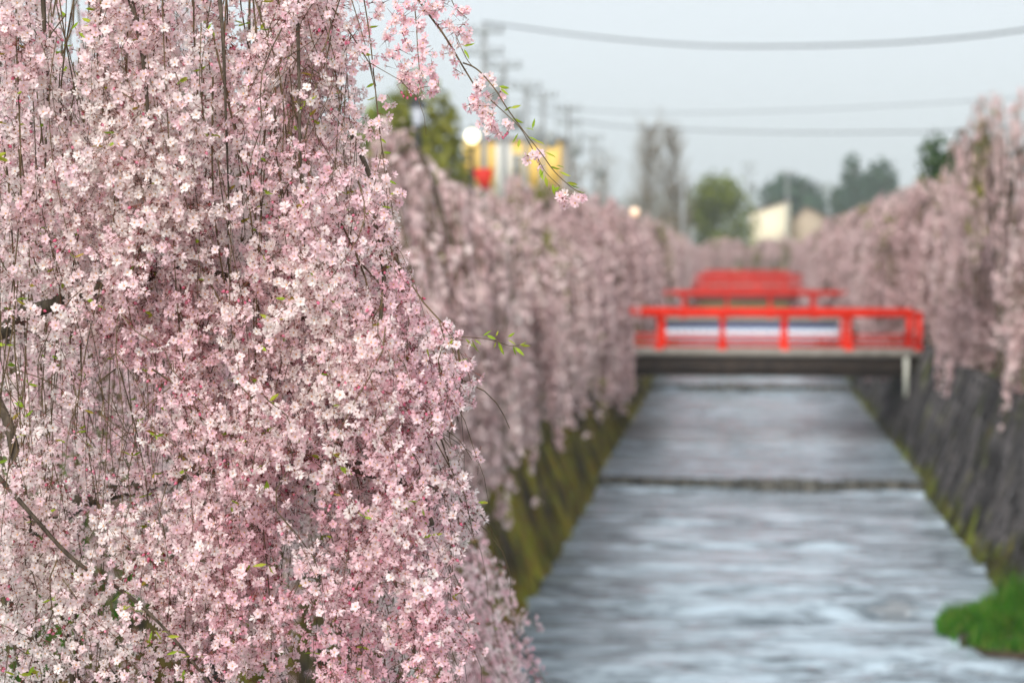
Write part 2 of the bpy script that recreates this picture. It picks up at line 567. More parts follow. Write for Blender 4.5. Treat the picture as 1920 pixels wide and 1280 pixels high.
def hills():
    g = Geo()
    xs = np.linspace(-1500, 1500, 140)
    rows = []
    for k, (y, f) in enumerate([(1950, 0.0), (2020, 0.5), (2100, 0.9), (2200, 1.0), (2350, 0.6), (2500, 0.0)]):
        h = np.array([50 + 28 * noise.noise((x * 0.0028, 1.3, 0)) + 14 * noise.noise((x * 0.009, 7.1 + k * .2, 0)) + 5 * noise.noise((x * .03, k, 3)) for x in xs])
        rows.append(np.stack([xs, np.full_like(xs, y), h * f - 1.0 * (f == 0)], -1))
    v = np.array(rows)
    n, m = v.shape[:2]
    i, j = np.meshgrid(np.arange(n - 1), np.arange(m - 1), indexing='ij')
    a = i * m + j
    g.add(v.reshape(-1, 3), f4=np.stack([a, a + 1, a + m + 1, a + m], -1).reshape(-1, 4))
    o = link('hills', g.mesh('hills', M_HILL, smooth=True))
    o['kind'] = 'structure'


hills()

# ------------------------------------------------------------------ retaining walls of set stones
def block_mesh(name, m, seed):
    """square stone set on its corner: bevelled face, uneven"""
    r = random.Random(seed)
    h = 0.425
    j = lambda s: r.uniform(-s, s)
    base = [(h + j(.012), 0), (0, h + j(.012)), (-h + j(.012), 0), (0, -h + j(.012))]
    v = [(x, y, 0.0) for x, y in base] + [(x * .97, y * .97, 0.075 + j(.012)) for x, y in base] + [(x * .80, y * .80, 0.125 + j(.022)) for x, y in base]
    f4 = []
    for a in (0, 4):
        f4 += [(a + i, a + (i + 1) % 4, a + 4 + (i + 1) % 4, a + 4 + i) for i in range(4)]
    f4.append((8, 9, 10, 11))
    g = Geo()
    g.add(v, f4=f4, tint=(seed % 8) / 7)
    return g, g.mesh(name, m)


def wall(side, m, label):
    xt, xw = (XTL, XWL) if side < 0 else (XTR, XWR)
    root = empty('retaining_wall', (xt, 0, 0))
    tag(root, label, 'wall')
    # local frame of the face
    up = np.array([xt - xw, 0, -ZW])
    L = np.linalg.norm(up)
    up /= L
    al = np.array([0, 1.0, 0])
    nr = np.cross(al, up) if side > 0 else np.cross(up, al)
    if nr[0] * side > 0: nr = -nr
    u = al if np.dot(np.cross(al, up), nr) > 0 else -al
    org = np.array([xw - xt, 0, ZW])
    # backing
    g = Geo()
    b = org - up * 0.6
    y0, y1 = -10.0, YEND + 0.4
    top = np.array([0, 0, -0.10])
    back = np.array([0.3 * side, 0, 0])
    pts = [b, top, top + back, b + back]
    v = [p + al * y for y in (y0, y1) for p in pts]
    g.add(v, f4=[(0, 1, 5, 4), (1, 2, 6, 5), (2, 3, 7, 6), (3, 0, 4, 7), (0, 3, 2, 1), (4, 5, 6, 7)])
    link('backing', g.mesh('wall_backing', M_JOINT), root)
    g = Geo()
    g.box((-0.10 if side > 0 else -0.34, y0, -0.16), (0.34 if side > 0 else 0.10, y1, 0.06))
    link('coping', g.mesh('wall_coping', m), root)
    protos = [block_mesh('wall_stone', m, 40 + k) for k in range(8)]
    s = 0.445
    spots = []
    ny = int((YEND - 10) / s)
    for i in range(ny):
        for k in range(-1, int(L / s) + 1):
            if (i + k) % 2: continue
            y, w = 10 + i * s, k * s + 0.22
            if w > L - 0.2: continue
            spots.append((y, w))
    spots.sort(key=lambda q: abs(q[0] - (26 if side > 0 else 27)) if q[0] > 20 else 500 - q[0])
    R3 = np.stack([u, up, nr], axis=1)
    rest = {k: ([], []) for k in range(8)}
    for q, (y, w) in enumerate(spots):
        k = random.randrange(8)
        p = org + up * w + al * y
        if q < 300:
            o = link('stone', protos[k][1], root)
            M4 = Matrix(R3.tolist()).to_4x4()
            M4.translation = Vector(p)
            o.matrix_local = M4 @ Matrix.Rotation(random.uniform(-.05, .05), 4, 'Z')
        else:
            rest[k][0].append(R3)
            rest[k][1].append(p)
    g = Geo()
    for k in range(8):
        tv = np.concatenate(protos[k][0].v)
        q4 = np.concatenate(protos[k][0].f4)
        t3 = np.concatenate([q4[:, [0, 1, 2]], q4[:, [0, 2, 3]]])
        g.scatter(tv, t3, np.zeros(len(t3)), rest[k][0], rest[k][1], np.full(len(rest[k][1]), k / 7))
    link('stonework', g.mesh('wall_stonework', m), root, kind='stuff')
    return root


wall(-1, M_STONEL, 'river wall of set stones covered in golden moss, under the long row of weeping cherries')
wall(1, M_STONER, 'dark bare stone river wall rising behind the green grass clump')


# ------------------------------------------------------------------ weirs
def weir(y, h, label):
    root = empty('weir', (0.5, y, ZW))
    tag(root, label, 'weir', 'low stone weirs across the river')
    n = 16
    z0 = sum(hh for yy, hh in WEIRS if yy < y)
    for i in range(n):
        g = Geo()
        w = (XWR - XWL) / n
        x0 = XWL - 0.5 + i * w
        r = lambda s: random.uniform(-s, s)
        top = z0 + h + 0.025 + r(.025)
        lo, hi = (x0 + 0.01, -0.16 + r(.05), -0.3), (x0 + w - 0.01, 0.16, top)
        g.box(lo, hi)
        link('stone', g.mesh('weir_stone', M_WEIR), root)


weir(44.3, 0.17, 'dark low stone weir crossing the river just below the nearest red bridge')
weir(72.6, 0.17, 'dark low stone weir crossing the river beyond the nearest red bridge')


# ------------------------------------------------------------------ red footbridges
def bridge(y, red, label, xl=-4.3, xr=4.86, nearest=False, blue=False, far=False, width=3.0, first=4.62):
    root = empty('footbridge', (0, y, 0))
    tag(root, label, 'bridge', 'red footbridges over the river')
    g = Geo()
    g.box((xl - .3, 0.02, -0.13), (xr + .45, width - .02, -0.02))
    link('deck', g.mesh('bridge_deck', M_CONC), root)
    for yy in (-0.14, width - 0.12):
        g = Geo()
        g.box((xl - .3, yy, -0.15), (xr + .02, yy + .26, 0.012))
        link('edge_kerb', g.mesh('bridge_kerb', M_CONC), root)
    for yy in (0.02, width - 0.28):
        if blue and yy < 1:
            g = Geo()
            g.box((xl - .3, yy, -0.36), (xr + .3, yy + .22, -0.152))
            link('girder_flange', g.mesh('girder_flange', M_BLUE), root)
            n = 26
            w = 7.4 / n
            for i in range(n):
                g = Geo()
                x0 = -3.3 + i * w
                g.box((x0 + .012, yy + .02, -0.80), (x0 + w - .012, yy + .16, -0.362))
                link('girder_panel', g.mesh('girder_panel', M_PALEBLUE), root)
        else:
            g = Geo()
            g.box((xl - .3, yy, -0.66), (xr + .3, yy + .22, -0.152))
            g.box((xl - .3, yy - .06, -0.70), (xr + .3, yy + .28, -0.661))
            link('girder', g.mesh('bridge_girder', M_REDGIRDER if far else M_GIRDER), root)
    for yy in (0.0, width - 0.0):
        s = 1 if yy < 1 else -1
        g = Geo()
        g.box((xl - .3, yy - .07, 0.885), (xr, yy + .07, 1.02))
        g.box((xl - .3, yy - .055, 1.0205), (xr - .02, yy + .055, 1.045))
        link('top_rail', g.mesh('top_rail', red), root)
        for za in ((0.09, 0.24, .42, .58, .74) if far else (0.09, 0.24)):
            g = Geo()
            g.box((xl - .3, yy - .035, za), (xr - .05, yy + .035, za + .06))
            link('lower_rail', g.mesh('lower_rail', red), root)
        x = first
        while x > xl - .2:
            e = x == first
            w = 0.085 if e else 0.056
            g = Geo()
            if e:
                g.box((xr - .17, yy - .085, 0.014), (xr - .001, yy + .085, 0.884))
                g.box((xr - .20, yy - .11, 0.0125), (xr + .03, yy + .11, 0.10))
            else:
                g.add([(sx * a, sy * a + yy, z) for z, a in ((0.0125, .12), (0.10, .115), (0.17, w + .01), (0.70, w), (0.80, w + .025), (0.884, w + .03)) for sx, sy in ((-1, -1), (1, -1), (1, 1), (-1, 1))] and
                      [(x + sx * a, yy + sy * a, z) for z, a in ((0.0125, .12), (0.10, .115), (0.17, w + .01), (0.70, w), (0.80, w + .025), (0.884, w + .03)) for sx, sy in ((-1, -1), (1, -1), (1, 1), (-1, 1))],
                      f4=[(r * 4 + i, r * 4 + (i + 1) % 4, r * 4 + 4 + (i + 1) % 4, r * 4 + 4 + i) for r in range(5) for i in range(4)])
            link('post', g.mesh('rail_post', red), root)
            x -= 1.67
    if nearest:
        g = Geo()
        g.tube([(4.43, -0.20, -0.16), (4.43, -0.20, -1.2)], 0.065, 10)
        link('drain_pipe', g.mesh('drain_pipe', M_PIPE), root)
    for s, x in ((-1, xl - .3), (1, xr + .3)):
        pass
    return root


bridge(53.3, M_RED, 'nearest bright red footbridge, on a dark girder with a pale drain pipe', nearest=True)
bridge(77.0, M_REDOLD, 'second red footbridge, carried on a blue and white girder', blue=True)
bridge(126.0, M_REDOLD, 'third red footbridge up the river, seen over the rail of the second one', far=True)
bridge(150.0, M_REDOLD, 'farthest red footbridge, just showing above the third one', far=True)


# ------------------------------------------------------------------ flower templates
def flower_template(npet=9, cup=0.25, seed=1, detail=True):
    """semi-double cherry flower, radius 1, facing +Z; slots 0 petal, 1 heart, 2 stalk"""
    r = random.Random(seed)
    v, f, m = [], [], []
    for k in range(npet):
        outer = k % 2 == 0
        a = k / npet * 2 * math.pi + r.uniform(-.12, .12)
        ln = (1.0 if outer else 0.80) * r.uniform(.9, 1.06)
        wd = (0.26 if outer else 0.21) * r.uniform(.9, 1.1)
        lift = cup * (0.7 if outer else 1.5) + r.uniform(-.10, .14)
        ca, sa = math.cos(a), math.sin(a)

        def pt(d, w, z):
            return (ca * d - sa * w, sa * d + ca * w, z)
        b = len(v)
        if detail:
            v += [pt(.10, 0, .02), pt(.62 * ln, -wd, lift * .55), pt(.62 * ln, wd, lift * .55), pt(.98 * ln, -wd * .5, lift), pt(.98 * ln, wd * .5, lift), pt(.86 * ln, 0, lift * .8 + .04)]
            f += [(b, b + 1, b + 5), (b, b + 5, b + 2), (b + 1, b + 3, b + 5), (b + 2, b + 5, b + 4)]
            m += [0] * 4
        else:
            v += [pt(.10, 0, .02), pt(.66 * ln, -wd * 1.15, lift * .55), pt(.66 * ln, wd * 1.15, lift * .55), pt(1.0 * ln, 0, lift)]
            f += [(b, b + 1, b + 3), (b, b + 3, b + 2)]
            m += [0] * 2
    if detail:
        b = len(v)
        v += [(0, 0, .22)] + [(.19 * math.cos(i * 1.5708), .19 * math.sin(i * 1.5708), .10) for i in range(4)]
        f += [(b, b + 1 + i, b + 1 + (i + 1) % 4) for i in range(4)]
        m += [1] * 4
    # calyx cone and stalk behind the flower
    b = len(v)
    v += [(.16 * math.cos(i * 2.094), .16 * math.sin(i * 2.094), 0.0) for i in range(3)] + [(0, 0, -.55)]
    f += [(b + i, b + 3, b + (i + 1) % 3) for i in range(3)]
    m += [2] * 3
    if detail:
        b = len(v)
        bend = r.uniform(-.4, .4)
        v += [(-.06, 0, -.4), (.06, 0, -.4), (bend, .05, -2.1), (bend, -.05, -2.1)]
        f += [(b, b + 1, b + 2), (b + 1, b + 3, b + 2)]
        m += [2] * 2
    return np.array(v, np.float32), np.array(f), np.array(m)


def bud_template():
    v, f, m = [], [], []
    prof = [(0.02, .75), (.26, .45), (.30, .15), (.18, -.12)]
    for rr, z in prof:
        for i in range(5):
            v.append((rr * math.cos(i * 1.2566), rr * math.sin(i * 1.2566), z))
    for r_ in range(3):
        for i in range(5):
            a, b = r_ * 5 + i, r_ * 5 + (i + 1) % 5
            f += [(a, a + 5, b), (b, a + 5, b + 5)]
            m += [2 if r_ == 2 else 0] * 2
    b = len(v)
    v += [(.05 * math.cos(i * 2.094), .05 * math.sin(i * 2.094), -.1) for i in range(3)] + [(.2 + .045 * math.cos(i * 2.094), .045 * math.sin(i * 2.094), -1.6) for i in range(3)]
    f += [(b + i, b + 3 + i, b + (i + 1) % 3) for i in range(3)] + [(b + (i + 1) % 3, b + 3 + i, b + 3 + (i + 1) % 3) for i in range(3)]
    m += [2] * 6
    return np.array(v, np.float32), np.array(f), np.array(m)


def leaf_template():
    """folded pointed leaf along +Z, length 1"""
    v = [(0, 0, 0), (.15, .06, .35), (-.15, .06, .35), (0, -.03, .38), (.11, .10, .72), (-.11, .10, .72), (0, .04, .74), (0, .20, 1.0)]
    f = [(0, 1, 3), (0, 3, 2), (1, 4, 6), (1, 6, 3), (2, 3, 6), (2, 6, 5), (4, 7, 6), (5, 6, 7)]
    return np.array(v, np.float32), np.array(f), np.zeros(8, int)


FLOWERS = [flower_template(9, .20, 1), flower_template(9, .34, 2), flower_template(8, .58, 3), flower_template(10, .12, 4)]
SIMPLE = [flower_template(7, .25, 5, False), flower_template(6, .5, 6, False)]
TINY = [flower_template(5, .3, 8, False)]
BUD = bud_template()
LEAF = leaf_template()
FMATS = [M_PETAL, M_HEART, M_STALK]
TINTS = [0.05, 0.2, 0.35, 0.5, 0.65]
PART_FLOWER = {}
for fi in range(4):
    for ti, tv in enumerate(TINTS):
        g = Geo()
        g.add(FLOWERS[fi][0], f3=FLOWERS[fi][1], m3=FLOWERS[fi][2], tint=tv)
        PART_FLOWER[fi, ti] = g.mesh('blossom', FMATS)
g = Geo()
g.add(BUD[0], f3=BUD[1], m3=BUD[2], tint=0.97)
PART_BUD = g.mesh('bud', FMATS)
PART_LEAF = []
for tv in (.1, .4, .7, .95):
    g = Geo()
    g.add(LEAF[0], f3=LEAF[1], m3=LEAF[2], tint=tv)
    PART_LEAF.append(g.mesh('leaf', M_LEAF))


def rotm(n, s, spin=None):
    return frames([n], [s], None if spin is None else np.array([spin]))[0]


def place(name, mesh, parent, m3, loc):
    o = link(name, mesh, parent)
    M4 = Matrix([list(map(float, r)) for r in m3]).to_4x4()
    M4.translation = Vector(loc)
    o.matrix_local = M4
    return o


def curve(a, b, n, sway=0.02, ease=1.8, seed=0):
    """hanging twig from a to b: leaves sideways first, then drops"""
    t = np.linspace(0, 1, n)
    a, b = np.array(a), np.array(b)
    h = 1 - (1 - t) ** ease
    p = np.empty((n, 3))
    p[:, 0] = a[0] + (b[0] - a[0]) * h
    p[:, 1] = a[1] + (b[1] - a[1]) * h
    p[:, 2] = a[2] + (b[2] - a[2]) * (t ** 1.05)
    ph = rng.uniform(0, 6.28, 4)
    f = rng.uniform(2, 7, 4)
    p[:, 0] += sway * (np.sin(f[0] * t + ph[0]) - math.sin(ph[0]) + .4 * (np.sin(2.7 * f[1] * t + ph[1]) - math.sin(ph[1])))
    p[:, 1] += sway * (np.sin(f[2] * t + ph[2]) - math.sin(ph[2]) + .4 * (np.sin(2.7 * f[3] * t + ph[3]) - math.sin(ph[3])))
    return p


def spline(pts, per=6):
    """Catmull-Rom through the points"""
    p = np.array([list(q) for q in pts], dtype=float)
    p = np.vstack([2 * p[0] - p[1], p, 2 * p[-1] - p[-2]])
    out = []
    for i in range(1, len(p) - 2):
        for t in np.linspace(0, 1, per, endpoint=False):
            a, b, c, d = p[i - 1], p[i], p[i + 1], p[i + 2]
            out.append(.5 * ((2 * b) + (-a + c) * t + (2 * a - 5 * b + 4 * c - d) * t * t + (-a + 3 * b - 3 * c + d) * t ** 3))
    out.append(p[-2])
    return np.array(out)


# ------------------------------------------------------------------ the large cherry in focus
TREE = (-4.75, 6.4, 0.0)
tree = empty('weeping_cherry_tree', TREE)
tag(tree, 'large sharply focused weeping cherry, a curtain of pale pink blossom over the river', 'cherry tree', 'weeping cherry trees')
T0 = np.array(TREE)


def limb(pts, r0, r1, name='limb', sides=9, per=6, m=None, flare=0):
    g = Geo()
    p = spline(pts, per) - T0
    t = np.linspace(0, 1, len(p))
    rr = r0 + (r1 - r0) * t
    rr = rr * (1 + .06 * np.sin(t * 23 + r0 * 900) + .04 * np.sin(t * 57))
    if flare: rr = rr * (1 + flare * np.exp(-t * 9))
    g.tube(p, rr, sides)
    return link(name, g.mesh(name, m or M_BARK, smooth=True), tree)


limb([(-4.75, 6.4, -0.1), (-4.70, 6.4, 0.8), (-4.55, 6.3, 1.7), (-4.2, 6.1, 2.5), (-3.8, 5.9, 3.3), (-3.3, 5.7, 3.95)], 0.24, 0.12, 'trunk', 14, 8, flare=.5)
V = lambda px, py, d: tuple(P(px, py, d))
# boughs overhead that carry the hanging twigs, and the ones seen through the blossom
OVER = [
    [(-3.3, 5.7, 3.95), (-2.6, 5.3, 4.15), (-1.9, 5.0, 4.1), (-1.35, 4.8, 3.85), (-1.0, 4.75, 3.6)],
    [(-3.3, 5.7, 3.95), (-2.5, 5.9, 4.3), (-1.8, 6.0, 4.3), (-1.3, 6.0, 4.05), (-1.0, 6.0, 3.7)],
    [(-3.8, 5.9, 3.3), (-2.9, 5.0, 3.8), (-2.2, 4.6, 3.9), (-1.7, 4.45, 3.75), (-1.35, 4.4, 3.55)],
    [(-3.3, 5.7, 3.95), (-2.7, 6.8, 4.3), (-2.1, 7.2, 4.3), (-1.5, 7.3, 4.0)],
]
for q in OVER: limb(q, 0.07, 0.022)
limb([(-4.2, 6.1, 2.5), V(-150, 640, 5.6), V(60, 583, 4.72), V(215, 530, 4.58), V(345, 508, 4.62), V(445, 528, 4.70), V(560, 590, 4.9), V(690, 720, 5.0)], 0.024, 0.006, per=8)
limb([(-4.45, 6.25, 2.0), V(-100, 1000, 5.9), V(180, 930, 5.6), V(430, 870, 5.4), V(600, 860, 4.9), V(700, 886, 4.66), V(770, 905, 4.60), V(830, 926, 4.58)], 0.030, 0.0095, per=8)
limb([V(782, 910, 4.59), V(792, 940, 4.57), V(806, 985, 4.55)], 0.013, 0.011)
limb([V(-40, 700, 5.0), V(10, 780, 4.95), V(30, 860, 4.92), V(48, 960, 4.9), V(60, 1080, 4.9), V(62, 1300, 4.9)], 0.014, 0.011)
limb([V(48, 935, 4.9), V(85, 955, 4.88), V(115, 1000, 4.86), V(133, 1060, 4.86), V(150, 1300, 4.86)], 0.007, 0.0045, per=8)
limb([V(62, 1062, 4.86), V(95, 1090, 4.84), V(118, 1140, 4.82), V(130, 1230, 4.82), V(140, 1320, 4.8)], 0.009, 0.006, per=8)
limb([V(-30, 960, 5.0), V(10, 1080, 5.0), V(25, 1180, 5.0), V(60, 1320, 5.0)], 0.015, 0.011)
limb([V(-40, 850, 4.55), V(60, 965, 4.5), V(140, 1050, 4.5), V(240, 1115, 4.5), V(320, 1190, 4.5), V(400, 1290, 4.5)], 0.006, 0.003, per=8)
limb([V(650, 230, 5.0), V(700, 350, 4.7), V(705, 430, 4.66), V(720, 520, 4.62), V(712, 620, 4.58), V(715, 740, 4.56)], 0.006, 0.0045, per=8)
limb([V(240, -20, 4.45), V(265, 90, 4.38), V(275, 180, 4.36), V(278, 260, 4.36), V(285, 420, 4.4)], 0.0070, 0.002)
limb([V(80, -20, 4.6), V(85, 90, 4.6), V(90, 170, 4.6), V(84, 330, 4.6)], 0.006, 0.002)
limb([V(410, -20, 4.6), V(418, 70, 4.5), V(425, 260, 4.5), V(430, 400, 4.5)], 0.0055, 0.0015)
limb([V(556, -40, 4.55), V(560, 120, 4.5), V(562, 250, 4.46), V(566, 330, 4.46), V(572, 480, 4.46)], 0.005, 0.0015)
limb([V(710, 1050, 4.5), V(745, 1100, 4.46), V(770, 1170, 4.44), V(778, 1250, 4.44)], 0.0035, 0.0055, per=8)
limb([V(720, 900, 5.1), V(735, 960, 5.1), V(780, 1020, 5.05), V(800, 1090, 5.05)], 0.010, 0.004, per=8)

EDGE_Y = [-400, 0, 60, 120, 200, 300, 380, 440, 480, 520, 560, 600, 650, 700, 740, 770, 800, 830, 860, 900, 935, 960, 1000, 1050, 1100, 1160, 1220, 1300, 1600]
EDGE_X = [640, 660, 690, 700, 705, 735, 750, 738, 742, 778, 800, 840, 872, 892, 878, 868, 830, 800, 850, 880, 945, 915, 905, 850, 862, 905, 905, 895, 880]


def edge(y):
    return np.interp(y, EDGE_Y, EDGE_X)


def clump(p, s=2.4, o=0.0):
    return noise.noise((p[0] * s + o, p[1] * s * .8, p[2] * s * .75 - o))


cand = []       # blossoms: (dist, template, m3, loc, tint)
bud_c, leaf_c = [], []
twig_parts, twig_rest = [], Geo()


def dress(pts, dens, thr, leafy, layer, wob=0, first=0.0, cluster=(3, 6), ped=0.030, cull=True, size=0.0132):
    """clusters of stalked flowers along a twig"""
    seg = np.linalg.norm(np.diff(pts, axis=0), axis=1)
    cum = np.concatenate([[0], np.cumsum(seg)])
    s = first + random.uniform(0, .04)
    while s < cum[-1]:
        p = np.array([np.interp(s, cum, pts[:, k]) for k in range(3)])
        s += random.uniform(.6, 1.4) * dens
        px, py = project(p)
        if cull and px > edge(py) - 12 + wob * noise.noise((py * .02, 3.1, layer)): continue
        if py > 1380 or px < -70 or py < -150: continue
        if leafy > 0 and random.random() < leafy:
            for q in range(random.randint(1, 3)):
                a = random.uniform(0, 6.28)
                d = np.array([math.cos(a), math.sin(a), random.uniform(-.5, .7)])
                leaf_c.append((np.linalg.norm(p - np.array(CAM)), rotm(d, random.uniform(.016, .034)), p, random.random()))
        c = clump(p, 2.6) + .6 * clump(p, 6.5, 9.1)
        if c + random.uniform(-.25, .25) < thr: continue
        ct = (.19 if layer < 2 else .34) + .26 * clump(p, 1.5, 4.4) + .20 * clump(p, 4.0, 2.2) + random.gauss(0, .10)
        bud_cluster = random.random() < .03
        for q in range(random.randint(*cluster)):
            a = random.uniform(0, 6.28)
            d = np.array([math.cos(a), math.sin(a), random.uniform(-1.1, .35)])
            d /= np.linalg.norm(d)
            fp = p + d * ped * random.uniform(.75, 1.2)
            nn = d + np.array([random.gauss(0, .3), random.gauss(0, .3), random.gauss(-.1, .3)])
            dist = np.linalg.norm(fp - np.array(CAM))
            if bud_cluster or random.random() < .03:
                bud_c.append((dist, rotm(d + np.array([0, 0, -.5]), size * random.uniform(.7, 1.1)), fp, min(1, .85 + random.uniform(0, .15))))
            else:
                tt = min(.8, max(0, ct + random.gauss(0, .11)))
                cand.append((dist, random.choice((0, 0, 1, 1, 2, 3)), rotm(nn, size * random.uniform(.78, 1.12)), fp, tt, layer))


def hang(px, y0, y1, d, dens, thr, leafy, layer, r=.0028, lean=0.0, sway=.02, part=False, dd=0.0, wob=30, soft=False, **kw):
    a = np.array(P(px, y0, d))
    b = np.array(P(px + lean, y1, d))
    b[1] += dd
    pts = curve(a, b, max(8, int(abs(y1 - y0) / 55)), sway)
    # stop the twig where the crown's outline ends
    keep = len(pts)
    for i in range(len(pts)):
        qx, qy = project(pts[i])
        if not soft and qx > edge(qy) + 5:
            keep = i
            break
    if keep < 3: return
    pts = pts[:keep]
    rr = np.linspace(r, r * .45, len(pts))
    if part:
        g = Geo()
        g.tube(pts - T0, rr, 5)
        link('hanging_twig', g.mesh('hanging_twig', M_TWIG, smooth=True), tree)
    else:
        twig_rest.tube(pts - T0, rr, 4)
    if soft: kw['cull'] = False
    dress(pts, dens, thr, leafy, layer, wob, **kw)
    # short side shoots
    for q in range(random.randint(1, 3)):
        i = random.randrange(1, len(pts) - 1)
        e = pts[i] + np.array([random.uniform(-.14, .14), random.uniform(-.12, .12), random.uniform(-.28, -.08)])
        sp = curve(pts[i], e, 5, .006, 2.2)
        twig_rest.tube(sp - T0, np.linspace(r * .55, r * .3, 5), 4)
        dress(sp, dens, thr - .1, leafy, layer, wob, **kw)


# front layer
for i in range(120):
    px = random.uniform(-40, 900)
    d = 4.30 + .5 * (max(0, px) / 900) ** 2 + random.uniform(0, .45)
    if px < 640:
        y0, y1 = (random.uniform(-230, -60), random.uniform(500, 1450)) if random.random() < .5 else (random.uniform(0, 700), random.uniform(800, 1450))
    else:
        # outer twigs leave the crown inside its outline and arch outwards
        y0 = random.uniform(330, 1000)
        y1 = y0 + random.uniform(250, 650)
        px = edge(y0) - random.uniform(10, 170)
    hang(px, y0, y1, d, .034, -.07, .04 + (.10 if random.random() < .12 else 0), 0, r=random.uniform(.0012, .0026), lean=random.uniform(-30, 110) if px < 600 else random.uniform(40, 170), sway=.035, part=True, cluster=(4, 7))
for i in range(85):
    y0 = random.uniform(-100, 1150)
    px = edge(y0) - (random.uniform(5, 200) if i % 2 and y0 > 280 else random.uniform(30, 780))
    if y0 < 280 and px > 640: px -= 120
    hang(px, y0, y0 + random.uniform(120, 360), 4.25 + random.uniform(0, .5), .032, -.25, .05, 0, r=random.uniform(.0011, .0018), lean=random.uniform(-60, 120), sway=.03, part=True, cluster=(4, 8), ped=.034)
for i in range(16):
    y0 = random.uniform(720, 1080)
    hang(random.uniform(-40, 400), y0, y0 + random.uniform(200, 400), 4.5 + random.uniform(0, .6), .034, -.2, .05, 0, r=random.uniform(.0012, .002), lean=random.uniform(-40, 70), sway=.03, part=i < 6, cluster=(4, 7))
for i in range(26):
    px = random.uniform(500, 720)
    y0 = random.uniform(-150, 60)
    hang(px, y0, y0 + random.uniform(240, 480), 4.4 + random.uniform(0, .6), .032, -.4, .05, 0, r=random.uniform(.0012, .002), lean=random.uniform(-30, 60), sway=.03, part=i < 10, cluster=(4, 7))
# middle layer
for i in range(94):
    px = random.uniform(-60, 860)
    d = random.uniform(4.95, 5.6)
    y0, y1 = (random.uniform(-230, 500), random.uniform(700, 1400)) if px < 620 else (random.uniform(350, 900), random.uniform(900, 1400))
    if px >= 620: px = edge(y0) - random.uniform(10, 200)
    hang(px, y0, y1, d, .042, -.12, .03, 1, r=random.uniform(.0016, .0036), lean=random.uniform(-20, 60), sway=.03, part=i < 70, cluster=(3, 6))
# deep layer, softened by the lens
for i in range(92):
    px = random.uniform(-60, 820)
    d = random.uniform(5.8, 7.2)
    y0, y1 = (random.uniform(-200, 300), random.uniform(600, 1150)) if px < 600 else (random.uniform(420, 700), random.uniform(900, 1200))
    hang(px, y0, y1, d, .055, -.12, .02, 2, r=random.uniform(.002, .004), lean=random.uniform(-20, 30), sway=.03, cluster=(4, 6), size=.0150)
# the far side of the crown, seen soft beyond its sharp lower edge
EDGE2 = ([700, 900, 960, 1000, 1040, 1080, 1120, 1160, 1200, 1250, 1300, 1500], [800, 820, 850, 905, 925, 930, 945, 935, 975, 1000, 1030, 1010])
for i in range(60):
    y0 = random.uniform(820, 1180)
    px = np.interp(y0, *EDGE2) - random.uniform(5, 190)
    y1 = y0 + random.uniform(120, 420)
    d = random.uniform(7.6, 9.0)
    ln = np.interp(y1, *EDGE2) - random.uniform(5, 60) - px
    hang(px, y0, y1, d, .06, -.3, .02, 2, r=random.uniform(.0025, .0035), lean=min(ln, 130), sway=.03, cluster=(3, 6), size=.0145, soft=True)


# twigs one can point at: leafy shoots and the long spray against the sky
def spray(pts, r0, r1, flowers=(), leaves=(), buds=(), per=8, ped=.028):
    sp = spline(pts, per)
    g = Geo()
    g.tube(sp - T0, np.linspace(r0, r1, len(sp)), 6)
    link('hanging_twig', g.mesh('hanging_twig', M_TWIG, smooth=True), tree)
    return sp


def bunch(px, py, d, n, spread=20, up=(0, 0), tint=.25):
    """flowers in an umbel round a pixel"""
    c = np.array(P(px, py, d))
    for q in range(max(2, int(n * 1.1))):
        a = random.uniform(0, 6.28)
        rr = 1.12 * spread / FPX * d * math.sqrt(random.random())
        off = np.array([math.cos(a) * rr, random.uniform(-.02, .02), math.sin(a) * rr])
        nn = np.array([off[0] * 40 + random.gauss(0, .4), -.7 + random.gauss(0, .6), off[2] * 40 - .25 + random.gauss(0, .3)])
        cand.append((random.uniform(0, 1), random.choice((0, 1, 2, 3)), rotm(nn, .0136 * random.uniform(.8, 1.1)), c + off, min(.8, max(0, tint + .12 + random.gauss(0, .16))), 0))


def one_leaf(px, py, d, dx, dy, s=.026):
    c = np.array(P(px, py, d))
    v = np.array([dx, random.uniform(-.5, .5), -dy], dtype=float)
    place('leaf', random.choice(PART_LEAF[:3]), tree, rotm(v, s * random.uniform(.85, 1.2)), c - T0)


def one_bud(px, py, d, s=.011):
    place('bud', PART_BUD, tree, rotm((random.gauss(0, .3), -.2, -1), s), np.array(P(px, py, d)) - T0)


